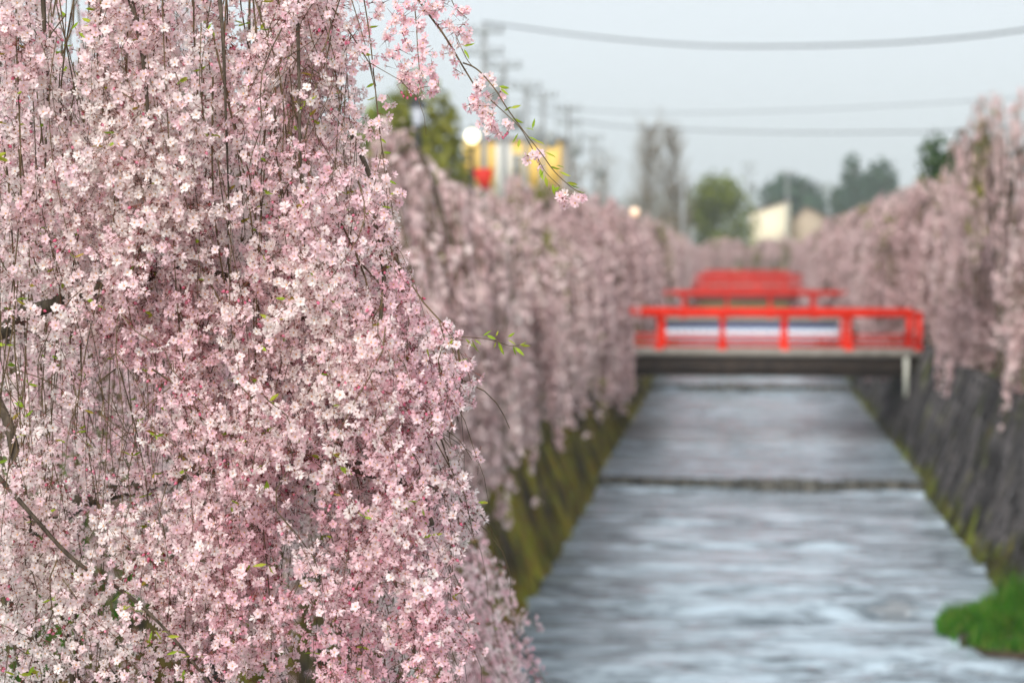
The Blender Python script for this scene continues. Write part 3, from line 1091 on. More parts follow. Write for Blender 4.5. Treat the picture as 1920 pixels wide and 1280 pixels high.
D1 = 4.75
spray([V(740, -60, D1), V(806, 30, D1), V(835, 70, D1), V(868, 125, D1), V(888, 158, D1)], .0032, .002)
spray([V(868, 118, D1), V(888, 126, D1), V(905, 140, D1), V(930, 170, D1 - .02), V(952, 205, D1 - .02), V(985, 250, D1 - .03), V(1015, 288, D1 - .03), V(1040, 322, D1 - .03), V(1070, 350, D1 - .03), V(1092, 364, D1 - .03)], .0022, .0009)
spray([V(852, 60, D1), V(866, 92, D1), V(880, 118, D1), V(905, 140, D1)], .0012, .0010)
spray([V(920, 188, D1), V(950, 215, D1), V(975, 240, D1), V(992, 268, D1), V(1010, 300, D1), V(1025, 325, D1), V(1050, 350, D1)], .0014, .0008)
spray([V(838, -40, D1), V(850, 8, D1), V(875, 35, D1)], .0016, .0009)
for (x, y, n, s) in [(845, 8, 7, 22), (866, 40, 9, 24), (850, 72, 6, 20), (872, 20, 4, 14), (832, 48, 5, 14), (846, 98, 6, 18), (868, 66, 5, 14), (862, 136, 3, 12), (905, 150, 6, 18), (893, 180, 8, 22), (910, 165, 5, 16), (884, 196, 5, 14), (912, 205, 7, 18), (918, 228, 8, 20), (920, 250, 5, 13), (932, 230, 3, 12), (946, 236, 3, 8), (925, 178, 4, 14), (1003, 296, 6, 14), (1012, 294, 2, 6), (1062, 370, 8, 14), (1052, 378, 4, 10), (1080, 376, 4, 8), (1094, 371, 2, 5)]:
    bunch(x, y, D1, n, s, tint=.2)
for (x, y) in [(948, 252), (942, 256), (952, 248)]: one_bud(x, y, D1)
for (x, y, dx, dy) in [(868, 87, 1, -.1), (870, 92, .6, .8), (935, 162, 1, .2), (938, 166, .8, .8), (957, 203, 1, -.2), (945, 208, .6, -.5), (925, 212, -.3, .9), (960, 222, .9, .5), (984, 240, 1, .1), (998, 242, .3, -1), (990, 256, 1, .3), (972, 250, -.5, 1), (975, 260, -.2, 1), (1022, 285, .9, .3), (1042, 310, 1, .1), (1030, 312, .9, .4), (1020, 318, -.4, 1), (1048, 322, .9, .5), (1022, 330, .2, 1), (1036, 345, .1, 1), (1062, 342, 1, .1), (1066, 345, .9, .5), (1076, 356, .9, .4), (1050, 350, -.7, .4), (1012, 316, .3, 1), (1000, 262, .8, .2), (906, 210, .2, 1)]:
    one_leaf(x, y, D1, dx, dy)
# strands hanging free against the sky at the crown's upper edge
spray([V(676, -40, 4.7), V(692, 60, 4.7), V(702, 150, 4.7), V(712, 250, 4.7), V(728, 340, 4.7), V(740, 430, 4.7)], .0018, .001)
for y in range(0, 440, 26):
    x = np.interp(y, [0, 60, 150, 250, 340, 430], [684, 692, 702, 712, 728, 740])
    if random.random() < .62: bunch(x + random.uniform(-26, 16), y + 10, 4.7, random.randint(2, 5), 18, tint=.25)
    if random.random() < .8: one_leaf(x, y, 4.7, random.choice((-1, 1)), random.uniform(-.3, .8), .022)
spray([V(772, -40, 4.72), V(780, 40, 4.72), V(783, 90, 4.72), V(788, 152, 4.72)], .0016, .001)
for (x, y, n, s) in [(762, 5, 9, 26), (800, 12, 9, 26), (745, 30, 7, 22), (780, 38, 8, 24), (815, 30, 6, 20), (735, 62, 6, 22), (770, 72, 7, 22), (800, 84, 4, 14), (730, 95, 7, 20), (765, 105, 8, 22), (805, 110, 6, 14), (745, 130, 7, 20), (775, 138, 9, 22), (805, 140, 6, 14), (755, 160, 8, 18), (790, 165, 9, 20), (808, 162, 6, 14), (720, 15, 6, 20), (700, 20, 5, 18), (660, 30, 7, 24), (680, 60, 6, 20)]:
    bunch(x, y, 4.72, n, s, tint=.22)
for (x, y) in [(757, 178), (764, 181), (770, 176), (779, 183), (752, 172)]: one_bud(x, y, 4.70)
# leafy shoot reaching out over the river
spray([V(770, 655, 4.8), V(800, 644, 4.78), V(835, 635, 4.76), V(868, 632, 4.76), V(900, 634, 4.76), V(925, 638, 4.76), V(955, 648, 4.76), V(975, 647, 4.76)], .0016, .0008)
for (x, y, dx, dy, s) in [(905, 630, .9, -.8, .026), (912, 628, .8, .4, .024), (930, 630, .3, -.8, .016), (952, 632, .9, -.5, .024), (952, 636, .9, .4, .022), (872, 634, .6, .9, .026), (884, 636, .5, 1.2, .034), (890, 636, .9, .5, .024), (930, 640, -.4, .9, .020), (934, 640, .3, 1, .032), (938, 644, .4, .9, .026), (962, 648, .1, 1, .030), (965, 650, .8, .6, .028), (972, 648, 1, -.3, .026), (976, 647, 1, .2, .026), (850, 636, -.6, .7, .022), (800, 650, .4, .9, .026), (815, 640, .8, -.3, .022)]:
    one_leaf(x, y, 4.76, dx, dy, s)
spray([V(790, 790, 4.78), V(830, 803, 4.78), V(858, 822, 4.78), V(875, 845, 4.78), V(885, 862, 4.78)], .0014, .0007)
bunch(898, 853, 4.78, 4, 8, tint=.2)
bunch(856, 845, 4.78, 5, 11, tint=.2)
for (x, y) in [(805, 790), (800, 800), (770, 830), (785, 845), (755, 800), (760, 860), (720, 800), (790, 815), (775, 790), (740, 845), (700, 805)]:
    for q in range(2): one_leaf(x + random.uniform(-8, 8), y + random.uniform(-8, 8), 4.68, random.uniform(-1, 1), random.uniform(-.2, 1), .026)
spray([V(600, 1085, 4.6), V(640, 1150, 4.6), V(655, 1290, 4.6)], .0018, .001)
for (x, y) in [(790, 945), (640, 870), (500, 905), (310, 1190), (330, 1225), (250, 1135), (350, 1260), (70, 1250), (30, 1265), (150, 40), (150, 55), (395, 45), (207, 145), (503, 1060), (260, 1145), (215, 1150), (230, 1110), (290, 1180), (365, 1230)]:
    for q in range(2): one_leaf(x + random.uniform(-6, 6), y + random.uniform(-6, 6), 4.42, random.uniform(-1, 1), random.uniform(-.4, 1), .028)

# nearest blossoms as parts of their own, the rest as one mass
n_direct = sum(1 for c in tree.children if c.name.split('.')[0] == 'blossom')
vis = [c for c in cand if c[5] == 0]
vis = [c for c in vis if -10 < project(c[3])[0] < 1930 and -10 < project(c[3])[1] < 1290]
vis.sort(key=lambda c: c[0])
solo = vis[:max(0, 300 - n_direct)]
solo_ids = set(map(id, solo))
for c in solo:
    ti = int(np.argmin([abs(c[4] - t) for t in TINTS]))
    place('blossom', PART_FLOWER[c[1], ti], tree, c[2], c[3] - T0)
g = Geo()
for fi in range(4):
    s = [c for c in cand if c[1] == fi and id(c) not in solo_ids and c[5] < 1]
    g.scatter(*FLOWERS[fi], [c[2] for c in s], [c[3] - T0 for c in s], [c[4] for c in s])
s = [c for c in cand if c[5] == 2]
g.scatter(*TINY[0], [c[2] * 1.12 for c in s], [c[3] - T0 for c in s], [c[4] for c in s])
for fi in range(2):
    s = [c for c in cand if (c[1] % 2) == fi and c[5] == 1]
    g.scatter(*SIMPLE[fi], [c[2] * 1.08 for c in s], [c[3] - T0 for c in s], [c[4] for c in s])
g.scatter(*BUD, [c[1] for c in bud_c], [c[2] - T0 for c in bud_c], [c[3] for c in bud_c])
link('blossom_curtain', g.mesh('blossom_curtain', FMATS), tree, kind='stuff')
n_leaf = sum(1 for c in tree.children if c.name.split('.')[0] == 'leaf')
leaf_c.sort(key=lambda c: c[0])
for c in leaf_c[:max(0, 300 - n_leaf)]:
    place('leaf', PART_LEAF[min(3, int(c[3] * 4))], tree, c[1], c[2] - T0)
g = Geo()
s = leaf_c[max(0, 300 - n_leaf):]
g.scatter(*LEAF, [c[1] for c in s], [c[2] - T0 for c in s], [c[3] for c in s])
link('foliage', g.mesh('foliage', M_LEAF), tree, kind='stuff')
link('twig_mass', twig_rest.mesh('twig_mass', M_TWIG), tree, kind='stuff')
print('front blossoms', len(cand), 'buds', len(bud_c), 'leaves', len(leaf_c), 'solo', len(solo), n_direct)


# ------------------------------------------------------------------ other weeping cherries
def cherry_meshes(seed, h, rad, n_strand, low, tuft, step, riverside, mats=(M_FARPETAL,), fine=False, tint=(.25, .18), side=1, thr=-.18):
    """trunk, boughs, hanging twigs and blossom of a weeping cherry; +X is towards the river"""
    rs = random.Random(seed)
    r2 = np.random.default_rng(seed)
    tr = Geo()
    fork = h * .42
    p = spline([(0, 0, -.1), (rs.uniform(-.1, .1), rs.uniform(-.1, .1), fork * .5), (rs.uniform(-.15, .15), rs.uniform(-.15, .15), fork), (rs.uniform(-.2, .2), rs.uniform(-.2, .2), h * .62)])
    t = np.linspace(0, 1, len(p))
    tr.tube(p, (.17 - .07 * t) * (1 + .5 * np.exp(-t * 9)), 9)
    boughs = []
    nb = 9
    for k in range(nb):
        a = k / nb * 6.283 + rs.uniform(-.3, .3)
        rr = rad * rs.uniform(.62, .95)
        i = rs.randrange(len(p) // 2, len(p))
        ca, sa = math.cos(a), math.sin(a)
        q = spline([p[i], p[i] + np.array([ca * rr * .3, sa * rr * .3, h * .17]), np.array([ca * rr * .7, sa * rr * .7, h * rs.uniform(.74, .86)]), np.array([ca * rr, sa * rr, h * rs.uniform(.58, .70)])], 5)
        bg = Geo()
        bg.tube(q, np.linspace(.085, .024, len(q)), 6)
        boughs.append((bg, q))
    tw, cr = Geo(), Geo()
    normals, locs, sc, tn = [], [], [], []
    for k in range(n_strand):
        a = rs.uniform(0, 6.283)
        q = math.sqrt(rs.uniform(.03, 1))
        rr = rad * q
        lump = .5 + .5 * noise.noise((math.cos(a) * 1.7 + seed, math.sin(a) * 1.7, seed * .7))
        z0 = h * (1 - .36 * q ** 2.2) * (.86 + .2 * lump) - rs.uniform(0, .25 * h) * (rs.random() < .4)
        out = rs.uniform(.05, .35) * (q > .5)
        bx, by = math.cos(a) * rr, math.sin(a) * rr
        zlow = low if bx > rad * riverside else .35
        z1 = zlow + (h * .55) * rs.random() ** 1.4 + (.5 * h * (1 - q)) * .7
        if z1 > z0 - .5: z1 = z0 - rs.uniform(.5, 1.2)
        n = 8
        tt = np.linspace(0, 1, n)
        e = 1 - (1 - tt) ** 2
        pts = np.stack([bx + math.cos(a) * out * e + .05 * np.sin(tt * 5 + k), by + math.sin(a) * out * e + .05 * np.cos(tt * 4 + k * 2), z0 + (z1 - z0) * tt], -1)
        tw.tube(pts, np.linspace(.010, .005, n), 3, cap=False)
        L = np.linalg.norm(np.diff(pts, axis=0), axis=1).sum()
        m = int(L / step)
        st = tint[0] + rs.gauss(0, tint[1])
        for j in range(m):
            f = (j + rs.random()) / m
            c = np.array([np.interp(f, tt, pts[:, d]) for d in range(3)])
            if noise.noise((c[0] * 1.6 + seed, c[1] * 1.6, c[2] * 1.3)) + rs.uniform(-.35, .35) < thr: continue
            for w in range(5 if not fine else 4):
                off = np.array([rs.gauss(0, 1), rs.gauss(0, 1), rs.gauss(-.2, 1)]) * tuft * .75
                normals.append(off + np.array([rs.gauss(0, .02), rs.gauss(0, .02), rs.gauss(0, .02)]))
                locs.append(c + off)
                sc.append(tuft * rs.uniform(.6, 1.1))
                tn.append(min(1, max(0, st + rs.gauss(0, .12))))
    if fine:
        cr.scatter(*TINY[0], frames(normals, sc), locs, tn)
        cm = cr.mesh('crown', FMATS)
    else:
        qv = np.array([(-1, -.55, 0), (0, -.75, .25), (1, -.45, 0), (.8, .6, -.1), (0, .85, .2), (-.9, .5, 0)], np.float32)
        qf = np.array([(0, 1, 5), (1, 4, 5), (1, 3, 4), (1, 2, 3)])
        fr = frames(normals, sc)
        lo_, tn = np.array(locs), np.array(tn)
        green = np.array([noise.noise((q[0] * .8 + seed, q[1] * .8, q[2] * .35)) + rs.uniform(-.25, .25) > .50 for q in locs])
        cr.scatter(qv, qf, np.zeros(4), fr[~green], lo_[~green], tn[~green])
        cr.scatter(qv, qf, np.ones(4, int), fr[green], lo_[green], r2.random(green.sum()))
        cm = cr.mesh('crown', list(mats) + [M_LEAFOLIVE])
    return tr.mesh('trunk', M_BARK, smooth=True), [b.mesh('limb', M_BARK, smooth=True) for b, _ in boughs], tw.mesh('twig_mass', M_FARTWIG), cm


def cherry_tree(ms, loc, rz, scale, label):
    root = empty('weeping_cherry_tree', loc, rz)
    root.scale = scale
    tag(root, label, 'cherry tree', 'weeping cherry trees')
    link('trunk', ms[0], root)
    for b in ms[1]: link('limb', b, root)
    link('twig_mass', ms[2], root, kind='stuff')
    link('crown', ms[3], root)
    return root


# a second tree just behind the first, a little out of focus
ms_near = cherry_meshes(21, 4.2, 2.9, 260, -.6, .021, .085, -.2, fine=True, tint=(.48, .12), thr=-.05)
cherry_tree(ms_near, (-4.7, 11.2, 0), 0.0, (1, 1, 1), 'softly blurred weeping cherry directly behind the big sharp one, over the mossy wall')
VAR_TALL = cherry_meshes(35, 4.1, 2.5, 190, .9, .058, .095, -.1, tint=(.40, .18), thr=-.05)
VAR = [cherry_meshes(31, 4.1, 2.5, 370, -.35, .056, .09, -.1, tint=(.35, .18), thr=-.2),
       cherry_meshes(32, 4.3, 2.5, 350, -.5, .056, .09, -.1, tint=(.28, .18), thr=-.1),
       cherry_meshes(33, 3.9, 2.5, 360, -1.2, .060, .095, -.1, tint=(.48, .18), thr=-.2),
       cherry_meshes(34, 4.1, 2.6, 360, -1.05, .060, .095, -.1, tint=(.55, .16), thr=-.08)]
# (up the river, kind, across, width, height, label)
LEFT = [(16.5, 0, -4.75, .86, 1.08, 'pale blossomed cherry on the mossy bank, second behind the sharp foreground tree'),
        (20.5, 0, -4.60, .84, 1.10, 'weeping cherry on the mossy bank opposite the grass clump, its twigs trailing to the moss'),
        (24.5, 1, -4.70, .84, .95, 'weeping cherry before the white lantern, over the mossy wall'),
        (28.5, 0, -4.80, .88, .92, 'weeping cherry hiding the foot of the white lantern street lamp'),
        (32.5, 1, -4.95, .92, .84, 'pinkish weeping cherry just past the white lantern street lamp'),
        (36.8, 1, -5.05, .92, .87, 'weeping cherry standing before the glowing round street lamp'),
        (41.8, 3, -5.15, .92, .97, 'weeping cherry just past the glowing round street lamp'),
        (47.8, 2, -5.10, .98, 1.12, 'deep pink weeping cherry hiding the near end of the nearest red bridge'),
        (58.5, 3, -5.10, 1.0, 1.14, 'weeping cherry on the mossy bank just beyond the nearest red bridge'),
        (63.8, 0, -5.10, .93, 1.06, 'weeping cherry on the mossy bank midway between the first and second red bridges'),
        (69.0, 2, -5.10, .98, 1.06, 'weeping cherry on the mossy bank before the blue and white girder'),
        (82.0, 1, -5.00, 1.0, 1.08, 'weeping cherry on the mossy bank just past the blue and white girder'),
        (90.0, 3, -5.10, .95, 1.0, 'weeping cherry on the mossy bank, second one past the blue and white girder'),
        (99.0, 0, -5.10, 1.0, 1.1, 'weeping cherry on the mossy bank, third one past the blue and white girder'),
        (110.0, 1, -5.0, 1.0, 1.0, 'weeping cherry on the mossy bank before the third red bridge'),
        (135.0, 2, -5.0, 1.0, 1.0, 'far weeping cherry on the mossy bank past the third red bridge')]
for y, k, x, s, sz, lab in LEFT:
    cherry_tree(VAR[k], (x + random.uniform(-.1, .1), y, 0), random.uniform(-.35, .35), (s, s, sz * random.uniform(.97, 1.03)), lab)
RIGHT = [(36.5, 1, 7.35, 1.0, 1.0, 'weeping cherry on the dark stone bank, nearest of those across the river from the moss'),
         (41.5, -1, 5.45, .55, 1.52, 'tallest pink weeping cherry, rising above the dark stone bank against the sky'),
         (46.0, 3, 7.20, 1.0, 1.05, 'brownish weeping cherry trailing over the dark wall beside the pale drain pipe'),
         (50.5, 2, 7.55, 1.0, 1.0, 'weeping cherry standing behind the rail end of the nearest red bridge'),
         (58.5, 3, 6.55, 1.05, 1.22, 'weeping cherry at the far corner of the nearest red bridge, above the dark wall'),
         (63.5, 1, 6.45, 1.05, 1.16, 'weeping cherry on the dark stone bank midway between the first and second red bridges'),
         (70.0, 3, 6.35, 1.05, 1.22, 'weeping cherry on the dark stone bank before the blue and white girder'),
         (82.0, 2, 6.15, 1.05, 1.22, 'weeping cherry on the dark stone bank just past the blue and white girder'),
         (92.0, 0, 6.20, 1.05, 1.15, 'weeping cherry on the dark stone bank well past the second red bridge'),
         (106.0, 3, 6.2, 1.05, 1.15, 'weeping cherry on the dark stone bank before the third red bridge'),
         (136.0, 2, 6.2, 1.0, 1.05, 'far weeping cherry on the dark stone bank past the third red bridge')]
for y, k, x, s, sz, lab in RIGHT:
    cherry_tree(VAR[k] if k >= 0 else VAR_TALL, (x + random.uniform(-.1, .1), y, 0), math.pi + random.uniform(-.35, .35), (s, s, sz), lab)
ENDROW = [(-6.0, 172, 1, 'pale cherry at the head of the river below the round green tree'),
          (-1.2, 173, 2, 'pink cherry closing the river behind the farthest red bridge, below the green tree'),
          (3.2, 172, 0, 'pink cherry closing the river behind the farthest red bridge, below the cream house'),
          (7.6, 173, 3, 'brownish cherry at the head of the river below the dark evergreens')]
for x, y, k, lab in ENDROW:
    cherry_tree(VAR[k], (x, y, 0), random.uniform(0, 6), (1.05, 1.0, .95), lab)


# ------------------------------------------------------------------ other trees, shrubs
def leafy_tree(name, x, y, h, rx, m, label, cat='tree', seed=0, trunk_h=.3, n=2600, leaf=.28, lobes=9, zsq=1.0, group=None, base=0.0):
    rs = random.Random(seed)
    root = empty(name, (x, y, 0))
    tag(root, label, cat, group)
    tr = Geo()
    p = spline([(0, 0, -.1), (rs.uniform(-.1, .1) * rx, 0, h * .35), (rs.uniform(-.1, .1) * rx, 0, h * .8)])
    tr.tube(p, np.linspace(.045 * h ** .8, .012 * h ** .8, len(p)), 8)
    link('trunk', tr.mesh('trunk', M_BARK, smooth=True), root)
    g = Geo()
    zc = h * (1 + trunk_h) / 2
    rz = h * (1 - trunk_h) / 2
    cs = []
    for k in range(lobes):
        a = rs.uniform(0, 6.28)
        u = rs.uniform(-.75, .75)
        rr = math.sqrt(1 - u * u) * rs.uniform(.35, .7)
        cs.append((math.cos(a) * rr * rx, math.sin(a) * rr * rx, zc + u * rz * .85, rs.uniform(.32, .52)))
    cs.append((0, 0, zc, .62))
    nn, ll, ss, tt = [], [], [], []
    for k in range(n):
        cx, cy_, cz, cr = rs.choice(cs)
        v = np.array([rs.gauss(0, 1), rs.gauss(0, 1), rs.gauss(0, 1)])
        v /= np.linalg.norm(v)
        q = rs.random() ** .4
        ll.append((cx + v[0] * cr * rx * q, cy_ + v[1] * cr * rx * q, cz + v[2] * cr * rz * 1.05 * q))
        nn.append(v + np.array([rs.gauss(0, .5), rs.gauss(0, .5), rs.gauss(0, .5)]))
        ss.append(leaf * rs.uniform(.5, 1.2))
        tt.append(min(1, max(0, rs.gauss(.5, .25))))
    qv = np.array([(-1, -.35, 0), (0, -.55, .2), (1, 0, 0), (0, .55, .2), (-.8, .4, 0)], np.float32)
    qf = np.array([(0, 1, 4), (1, 3, 4), (1, 2, 3)])
    g.scatter(qv, qf, np.zeros(3), frames(nn, ss), ll, tt)
    link('crown', g.mesh('crown', m), root)
    return root


def px_at(px, y):
    return P(px, 465, y).x


def z_at(py, y):
    return P(1382, py, y).z


leafy_tree('broad_tree', px_at(800, 62), 62, z_at(125, 62), 1.5, M_LEAFOLIVE, 'olive green broadleaf tree behind the white lantern lamp', seed=3, trunk_h=.2, n=2300, leaf=.17)
leafy_tree('broad_tree', px_at(715, 70), 70, z_at(165, 70), 1.7, M_LEAFGREEN, 'fresh green broadleaf tree showing beside the sharp blossoms near the white lantern', seed=4, trunk_h=.2, n=4200, leaf=.22)
leafy_tree('round_tree', px_at(1340, 190), 190, z_at(324, 190), 3.9, M_LEAFGREEN, 'round bushy green tree beside the cream gabled house', seed=5, trunk_h=.05, n=4200, leaf=.24, lobes=12)
leafy_tree('evergreen_tree', px_at(1500, 340), 340, z_at(306, 340), 7.8, M_LEAFDARK, 'low broad dark evergreen behind the cream gabled house', seed=6, trunk_h=.05, n=3600, leaf=.6)
leafy_tree('evergreen_tree', px_at(1602, 345), 345, z_at(268, 345), 4.6, M_LEAFDARK, 'tallest dark evergreen, with a narrow rounded top', seed=7, trunk_h=.1, n=3000, leaf=.5)
leafy_tree('evergreen_tree', px_at(1655, 350), 350, z_at(303, 350), 6.6, M_LEAFDARK, 'dark evergreen between the tallest one and the pink trees', seed=8, trunk_h=.05, n=3000, leaf=.6)
leafy_tree('broad_tree', px_at(1785, 64), 64, z_at(252, 64), 1.25, M_LEAFMID, 'green tree rising between the pink crowns, beside the tallest cherry', seed=9, trunk_h=.35, n=2600, leaf=.13)
leafy_tree('broad_tree', px_at(1735, 75), 75, z_at(312, 75), 1.2, M_LEAFOLIVE, 'small olive tree above the pink crowns, next to the green one', seed=10, trunk_h=.35, n=1800, leaf=.13)
leafy_tree('shrub', px_at(1425, 176), 177.5, z_at(428, 177.5), 1.0, M_LEAFGREEN, 'small green shrub in front of the cream gabled house', 'shrub', seed=11, trunk_h=.1, n=900, leaf=.14)
for k, (y, lab) in enumerate([(19.5, 'olive shrub on the mossy bank under the pale cherry, nearest to the big sharp tree'), (25.0, 'olive shrub at the wall top facing the grass clump'), (30.0, 'olive shrub at the foot of the white lantern lamp'), (35.5, 'olive shrub between the white lantern and the glowing lamp')]):
    leafy_tree('shrub', -4.75, y, 1.5 + .2 * (k % 2), .8, M_LEAFOLIVE, lab, 'shrub', seed=20 + k, trunk_h=.05, n=1500, leaf=.06, group='shrubs on the mossy bank')


def bare_tree(x, y, h, label, seed, spread=.16, n_tw=90, r=.16):
    """tall leafless tree with upswept fine branches"""
    rs = random.Random(seed)
    root = empty('bare_tree', (x, y, 0))
    tag(root, label, 'tree', 'leafless grey trees')
    g = Geo()
    p = spline([(0, 0, -.1), (rs.uniform(-.2, .2), 0, h * .4), (rs.uniform(-.2, .2), 0, h)])
    g.tube(p, np.linspace(r, .02, len(p)), 7)
    link('trunk', g.mesh('trunk', M_BARK, smooth=True), root)
    g = Geo()
    for k in range(n_tw):
        f = rs.uniform(.18, .97)
        b = np.array([np.interp(f, np.linspace(0, 1, len(p)), p[:, d]) for d in range(3)])
        a = rs.uniform(0, 6.28)
        L = h * spread * rs.uniform(.5, 1.2) * (1.15 - f * .7)
        e = b + np.array([math.cos(a) * L, math.sin(a) * L, L * rs.uniform(.7, 1.6)])
        m_ = (b + e) / 2 + np.array([math.cos(a) * L * .15, math.sin(a) * L * .15, -L * .12])
        q = spline([b, m_, e], 3)
        g.tube(q, np.linspace(r * .22, .012, len(q)), 4)
        for w in range(7):
            i = rs.randrange(1, len(q))
            d = np.array([rs.gauss(0, 1), rs.gauss(0, 1), rs.uniform(.3, 1.8)]) * L * .22
            g.tube([q[i], q[i] + d * .5 + np.array([0, 0, .05]), q[i] + d], [.018, .014, .01], 3, cap=False)
    link('crown', g.mesh('crown', M_PALETWIG), root)
    return root


bare_tree(px_at(1215, 185), 185, z_at(232, 185), 'tall grey leafless tree, first of the pair beside the round green tree, farther from it', 51, .17, 300)
bare_tree(px_at(1262, 188), 188, z_at(240, 188), 'tall grey leafless tree right behind the round green tree', 52, .16, 300)
bare_tree(px_at(1130, 150), 150, z_at(285, 150), 'short grey leafless tree behind the tip of the long blossom spray', 53, .2, 90, .12)
bare_tree(px_at(1085, 130), 130, z_at(300, 130), 'thin leafless tree between the yellow building and the long blossom spray', 54, .2, 80, .10)


# ------------------------------------------------------------------ buildings
def pane_window(root, x0, x1, y, z0, z1, nx=2, frame=M_WHITEWALL):
    g = Geo()
    t = .08
    g.box((x0, y - .06, z0), (x1, y, z0 + t))
    g.box((x0, y - .06, z1 - t), (x1, y, z1))
    g.box((x0, y - .06, z0 + t + .001), (x0 + t, y, z1 - t - .001))
    g.box((x1 - t, y - .06, z0 + t + .001), (x1, y, z1 - t - .001))
    w = link('window', g.mesh('window', frame), root)
    for k in range(nx):
        a = x0 + t + (x1 - x0 - 2 * t) * k / nx
        b = x0 + t + (x1 - x0 - 2 * t) * (k + 1) / nx
        g = Geo()
        g.box((a + .005, y - .03, z0 + t + .002), (b - .005, y - .012, z1 - t - .002))
        link('pane', g.mesh('pane', M_GLASS), w)


def yellow_shop():
    y = 112.0
    x0, x1 = px_at(868, y), px_at(1052, y)
    top = z_at(262, y)
    mid = z_at(352, y)
    root = empty('shop_building', (x0, y, 0))
    tag(root, 'yellow fronted two storey building with a white panel, behind the long blossom spray', 'building')
    w = x1 - x0
    g = Geo()
    g.box((0, .12, 0), (w, 9, top - .05))
    link('wall', g.mesh('shop_wall', M_BEIGE), root)
    n = 6
    for k in range(n):
        g = Geo()
        a, b = w * k / n, w * (k + 1) / n
        white = k == 2
        g.box((a + .02, 0, mid - .5 if white else mid), (b - .02, .118, top))
        link('facade_panel', g.mesh('facade_panel', M_WHITEWALL if white else M_YELLOW), root)
    g = Geo()
    g.box((-.15, -.15, top + .002), (w + .15, 9.1, top + .2))
    link('roof', g.mesh('shop_roof', M_ROOF), root)
    pane_window(root, w * .51, w * .60, -.002, mid + .5, top - .7)
    pane_window(root, w * .12, w * .40 - .6, .118, .8, 2.6)
    pane_window(root, w * .55, w * .9, .118, .8, 2.6)


yellow_shop()


def house(x0, x1, y, eave, ridge_x, ridge, depth, wallm, roofm, label, name='house', half=False):
    root = empty(name, (x0, y, 0))
    tag(root, label, 'house')
    w, rx = x1 - x0, ridge_x - x0
    pts = [(0, 0), (w, 0), (w, eave if not half else ridge - .02), (rx, ridge), (0, eave)] if not half else [(0, 0), (w, 0), (w, ridge), (0, eave)]
    g = Geo()
    g.prism(pts, 0, depth)
    link('wall', g.mesh('house_wall', wallm), root)
    th = .18

    def slab(xa, za, xb, zb):
        g = Geo()
        g.prism([(xa, za + .01), (xb, zb + .01), (xb, zb + th), (xa, za + th)], -.35, depth + .35)
        link('roof', g.mesh('house_roof', roofm), root)
    if half:
        sl = (ridge - eave) / w
        slab(-.4, eave - .4 * sl, w + .02, ridge + .02 * sl)
    else:
        sl, sr = (ridge - eave) / rx, (ridge - eave) / (w - rx)
        slab(-.4, eave - .4 * sl, rx - .002, ridge)
        slab(rx + .002, ridge, w + .4, eave - .4 * sr)
    return root, w


h1, w1 = house(px_at(1405, 222), px_at(1480, 222), 222, z_at(398, 222), 0, z_at(376, 222), 7, M_CREAM, M_ROOF, 'cream stucco house with a sloping roof edge at the head of the river', half=True)
pane_window(h1, w1 * .35, w1 * .65, -.002, 1.2, 2.4)
h2, w2 = house(px_at(1484, 226), px_at(1560, 226), 226, z_at(412, 226), px_at(1510, 226), z_at(388, 226), 8, M_BEIGE, M_ROOF, 'beige house with a grey brown gable roof next to the cream one')
pane_window(h2, w2 * .3, w2 * .6, -.002, 1.2, 2.4)
h3, w3 = house(px_at(1556, 200), px_at(1690, 200), 200, z_at(412, 200), px_at(1632, 200), z_at(388, 200), 9, M_BEIGE, M_ROOFRED, 'house with a long reddish brown roof below the dark evergreens')
pane_window(h3, w3 * .3, w3 * .6, -.002, 1.2, 2.4)
h4, w4 = house(px_at(1240, 205), px_at(1282, 205), 205, z_at(412, 205), px_at(1262, 205), z_at(402, 205), 7, M_CREAM, M_ROOF, 'small cream house half hidden at the foot of the tall leafless pair')
pane_window(h4, w4 * .3, w4 * .6, -.002, 1.2, 2.4)


# ------------------------------------------------------------------ street lamps, poles, wires, sign
def street_lamp(px, py, y, label, lit=None, lantern=False, s=1.0):
    p = P(px, py, y)
    root = empty('street_lamp', (p.x, y, 0))
    tag(root, label, 'street lamp', 'street lamps on the mossy bank')
    z = p.z
    g = Geo()
    g.lathe([(.11, -.05), (.11, .35), (.06, .45), (.045, z - .34 * s), (.045, z - .30 * s)], 10)
    link('post', g.mesh('lamp_post', M_DARKMETAL, smooth=True), root)
    g = Geo()
    if lantern:
        g.lathe([(.09 * s, -.24 * s), (.165 * s, .10 * s), (.165 * s, .12 * s)], 4, at=(0, 0, z))
    else:
        g.lathe([(.01, -.16 * s), (.09 * s, -.13 * s), (.155 * s, -.04 * s), (.155 * s, .04 * s), (.09 * s, .13 * s), (.01, .16 * s)], 14, at=(0, 0, z))
    link('lamp_shade', g.mesh('lamp_glass', lit or M_MILK, smooth=not lantern), root)
    g = Geo()
    if lantern:
        g.lathe([(.21 * s, .121 * s), (.20 * s, .15 * s), (.05 * s, .30 * s), (.02 * s, .36 * s), (.001, .37 * s)], 8, at=(0, 0, z))
    else:
        g.lathe([(.10 * s, .155 * s), (.07 * s, .20 * s), (.02 * s, .23 * s), (.001, .25 * s)], 10, at=(0, 0, z))
    link('cap', g.mesh('lamp_cap', M_DARKMETAL), root)
    g = Geo()
    g.lathe([(.045, -.30 * s), (.11 * s, -.255 * s), (.10 * s, -.242 * s), (.02, -.2415 * s)], 10, at=(0, 0, z))
    link('collar', g.mesh('lamp_collar', M_DARKMETAL), root)


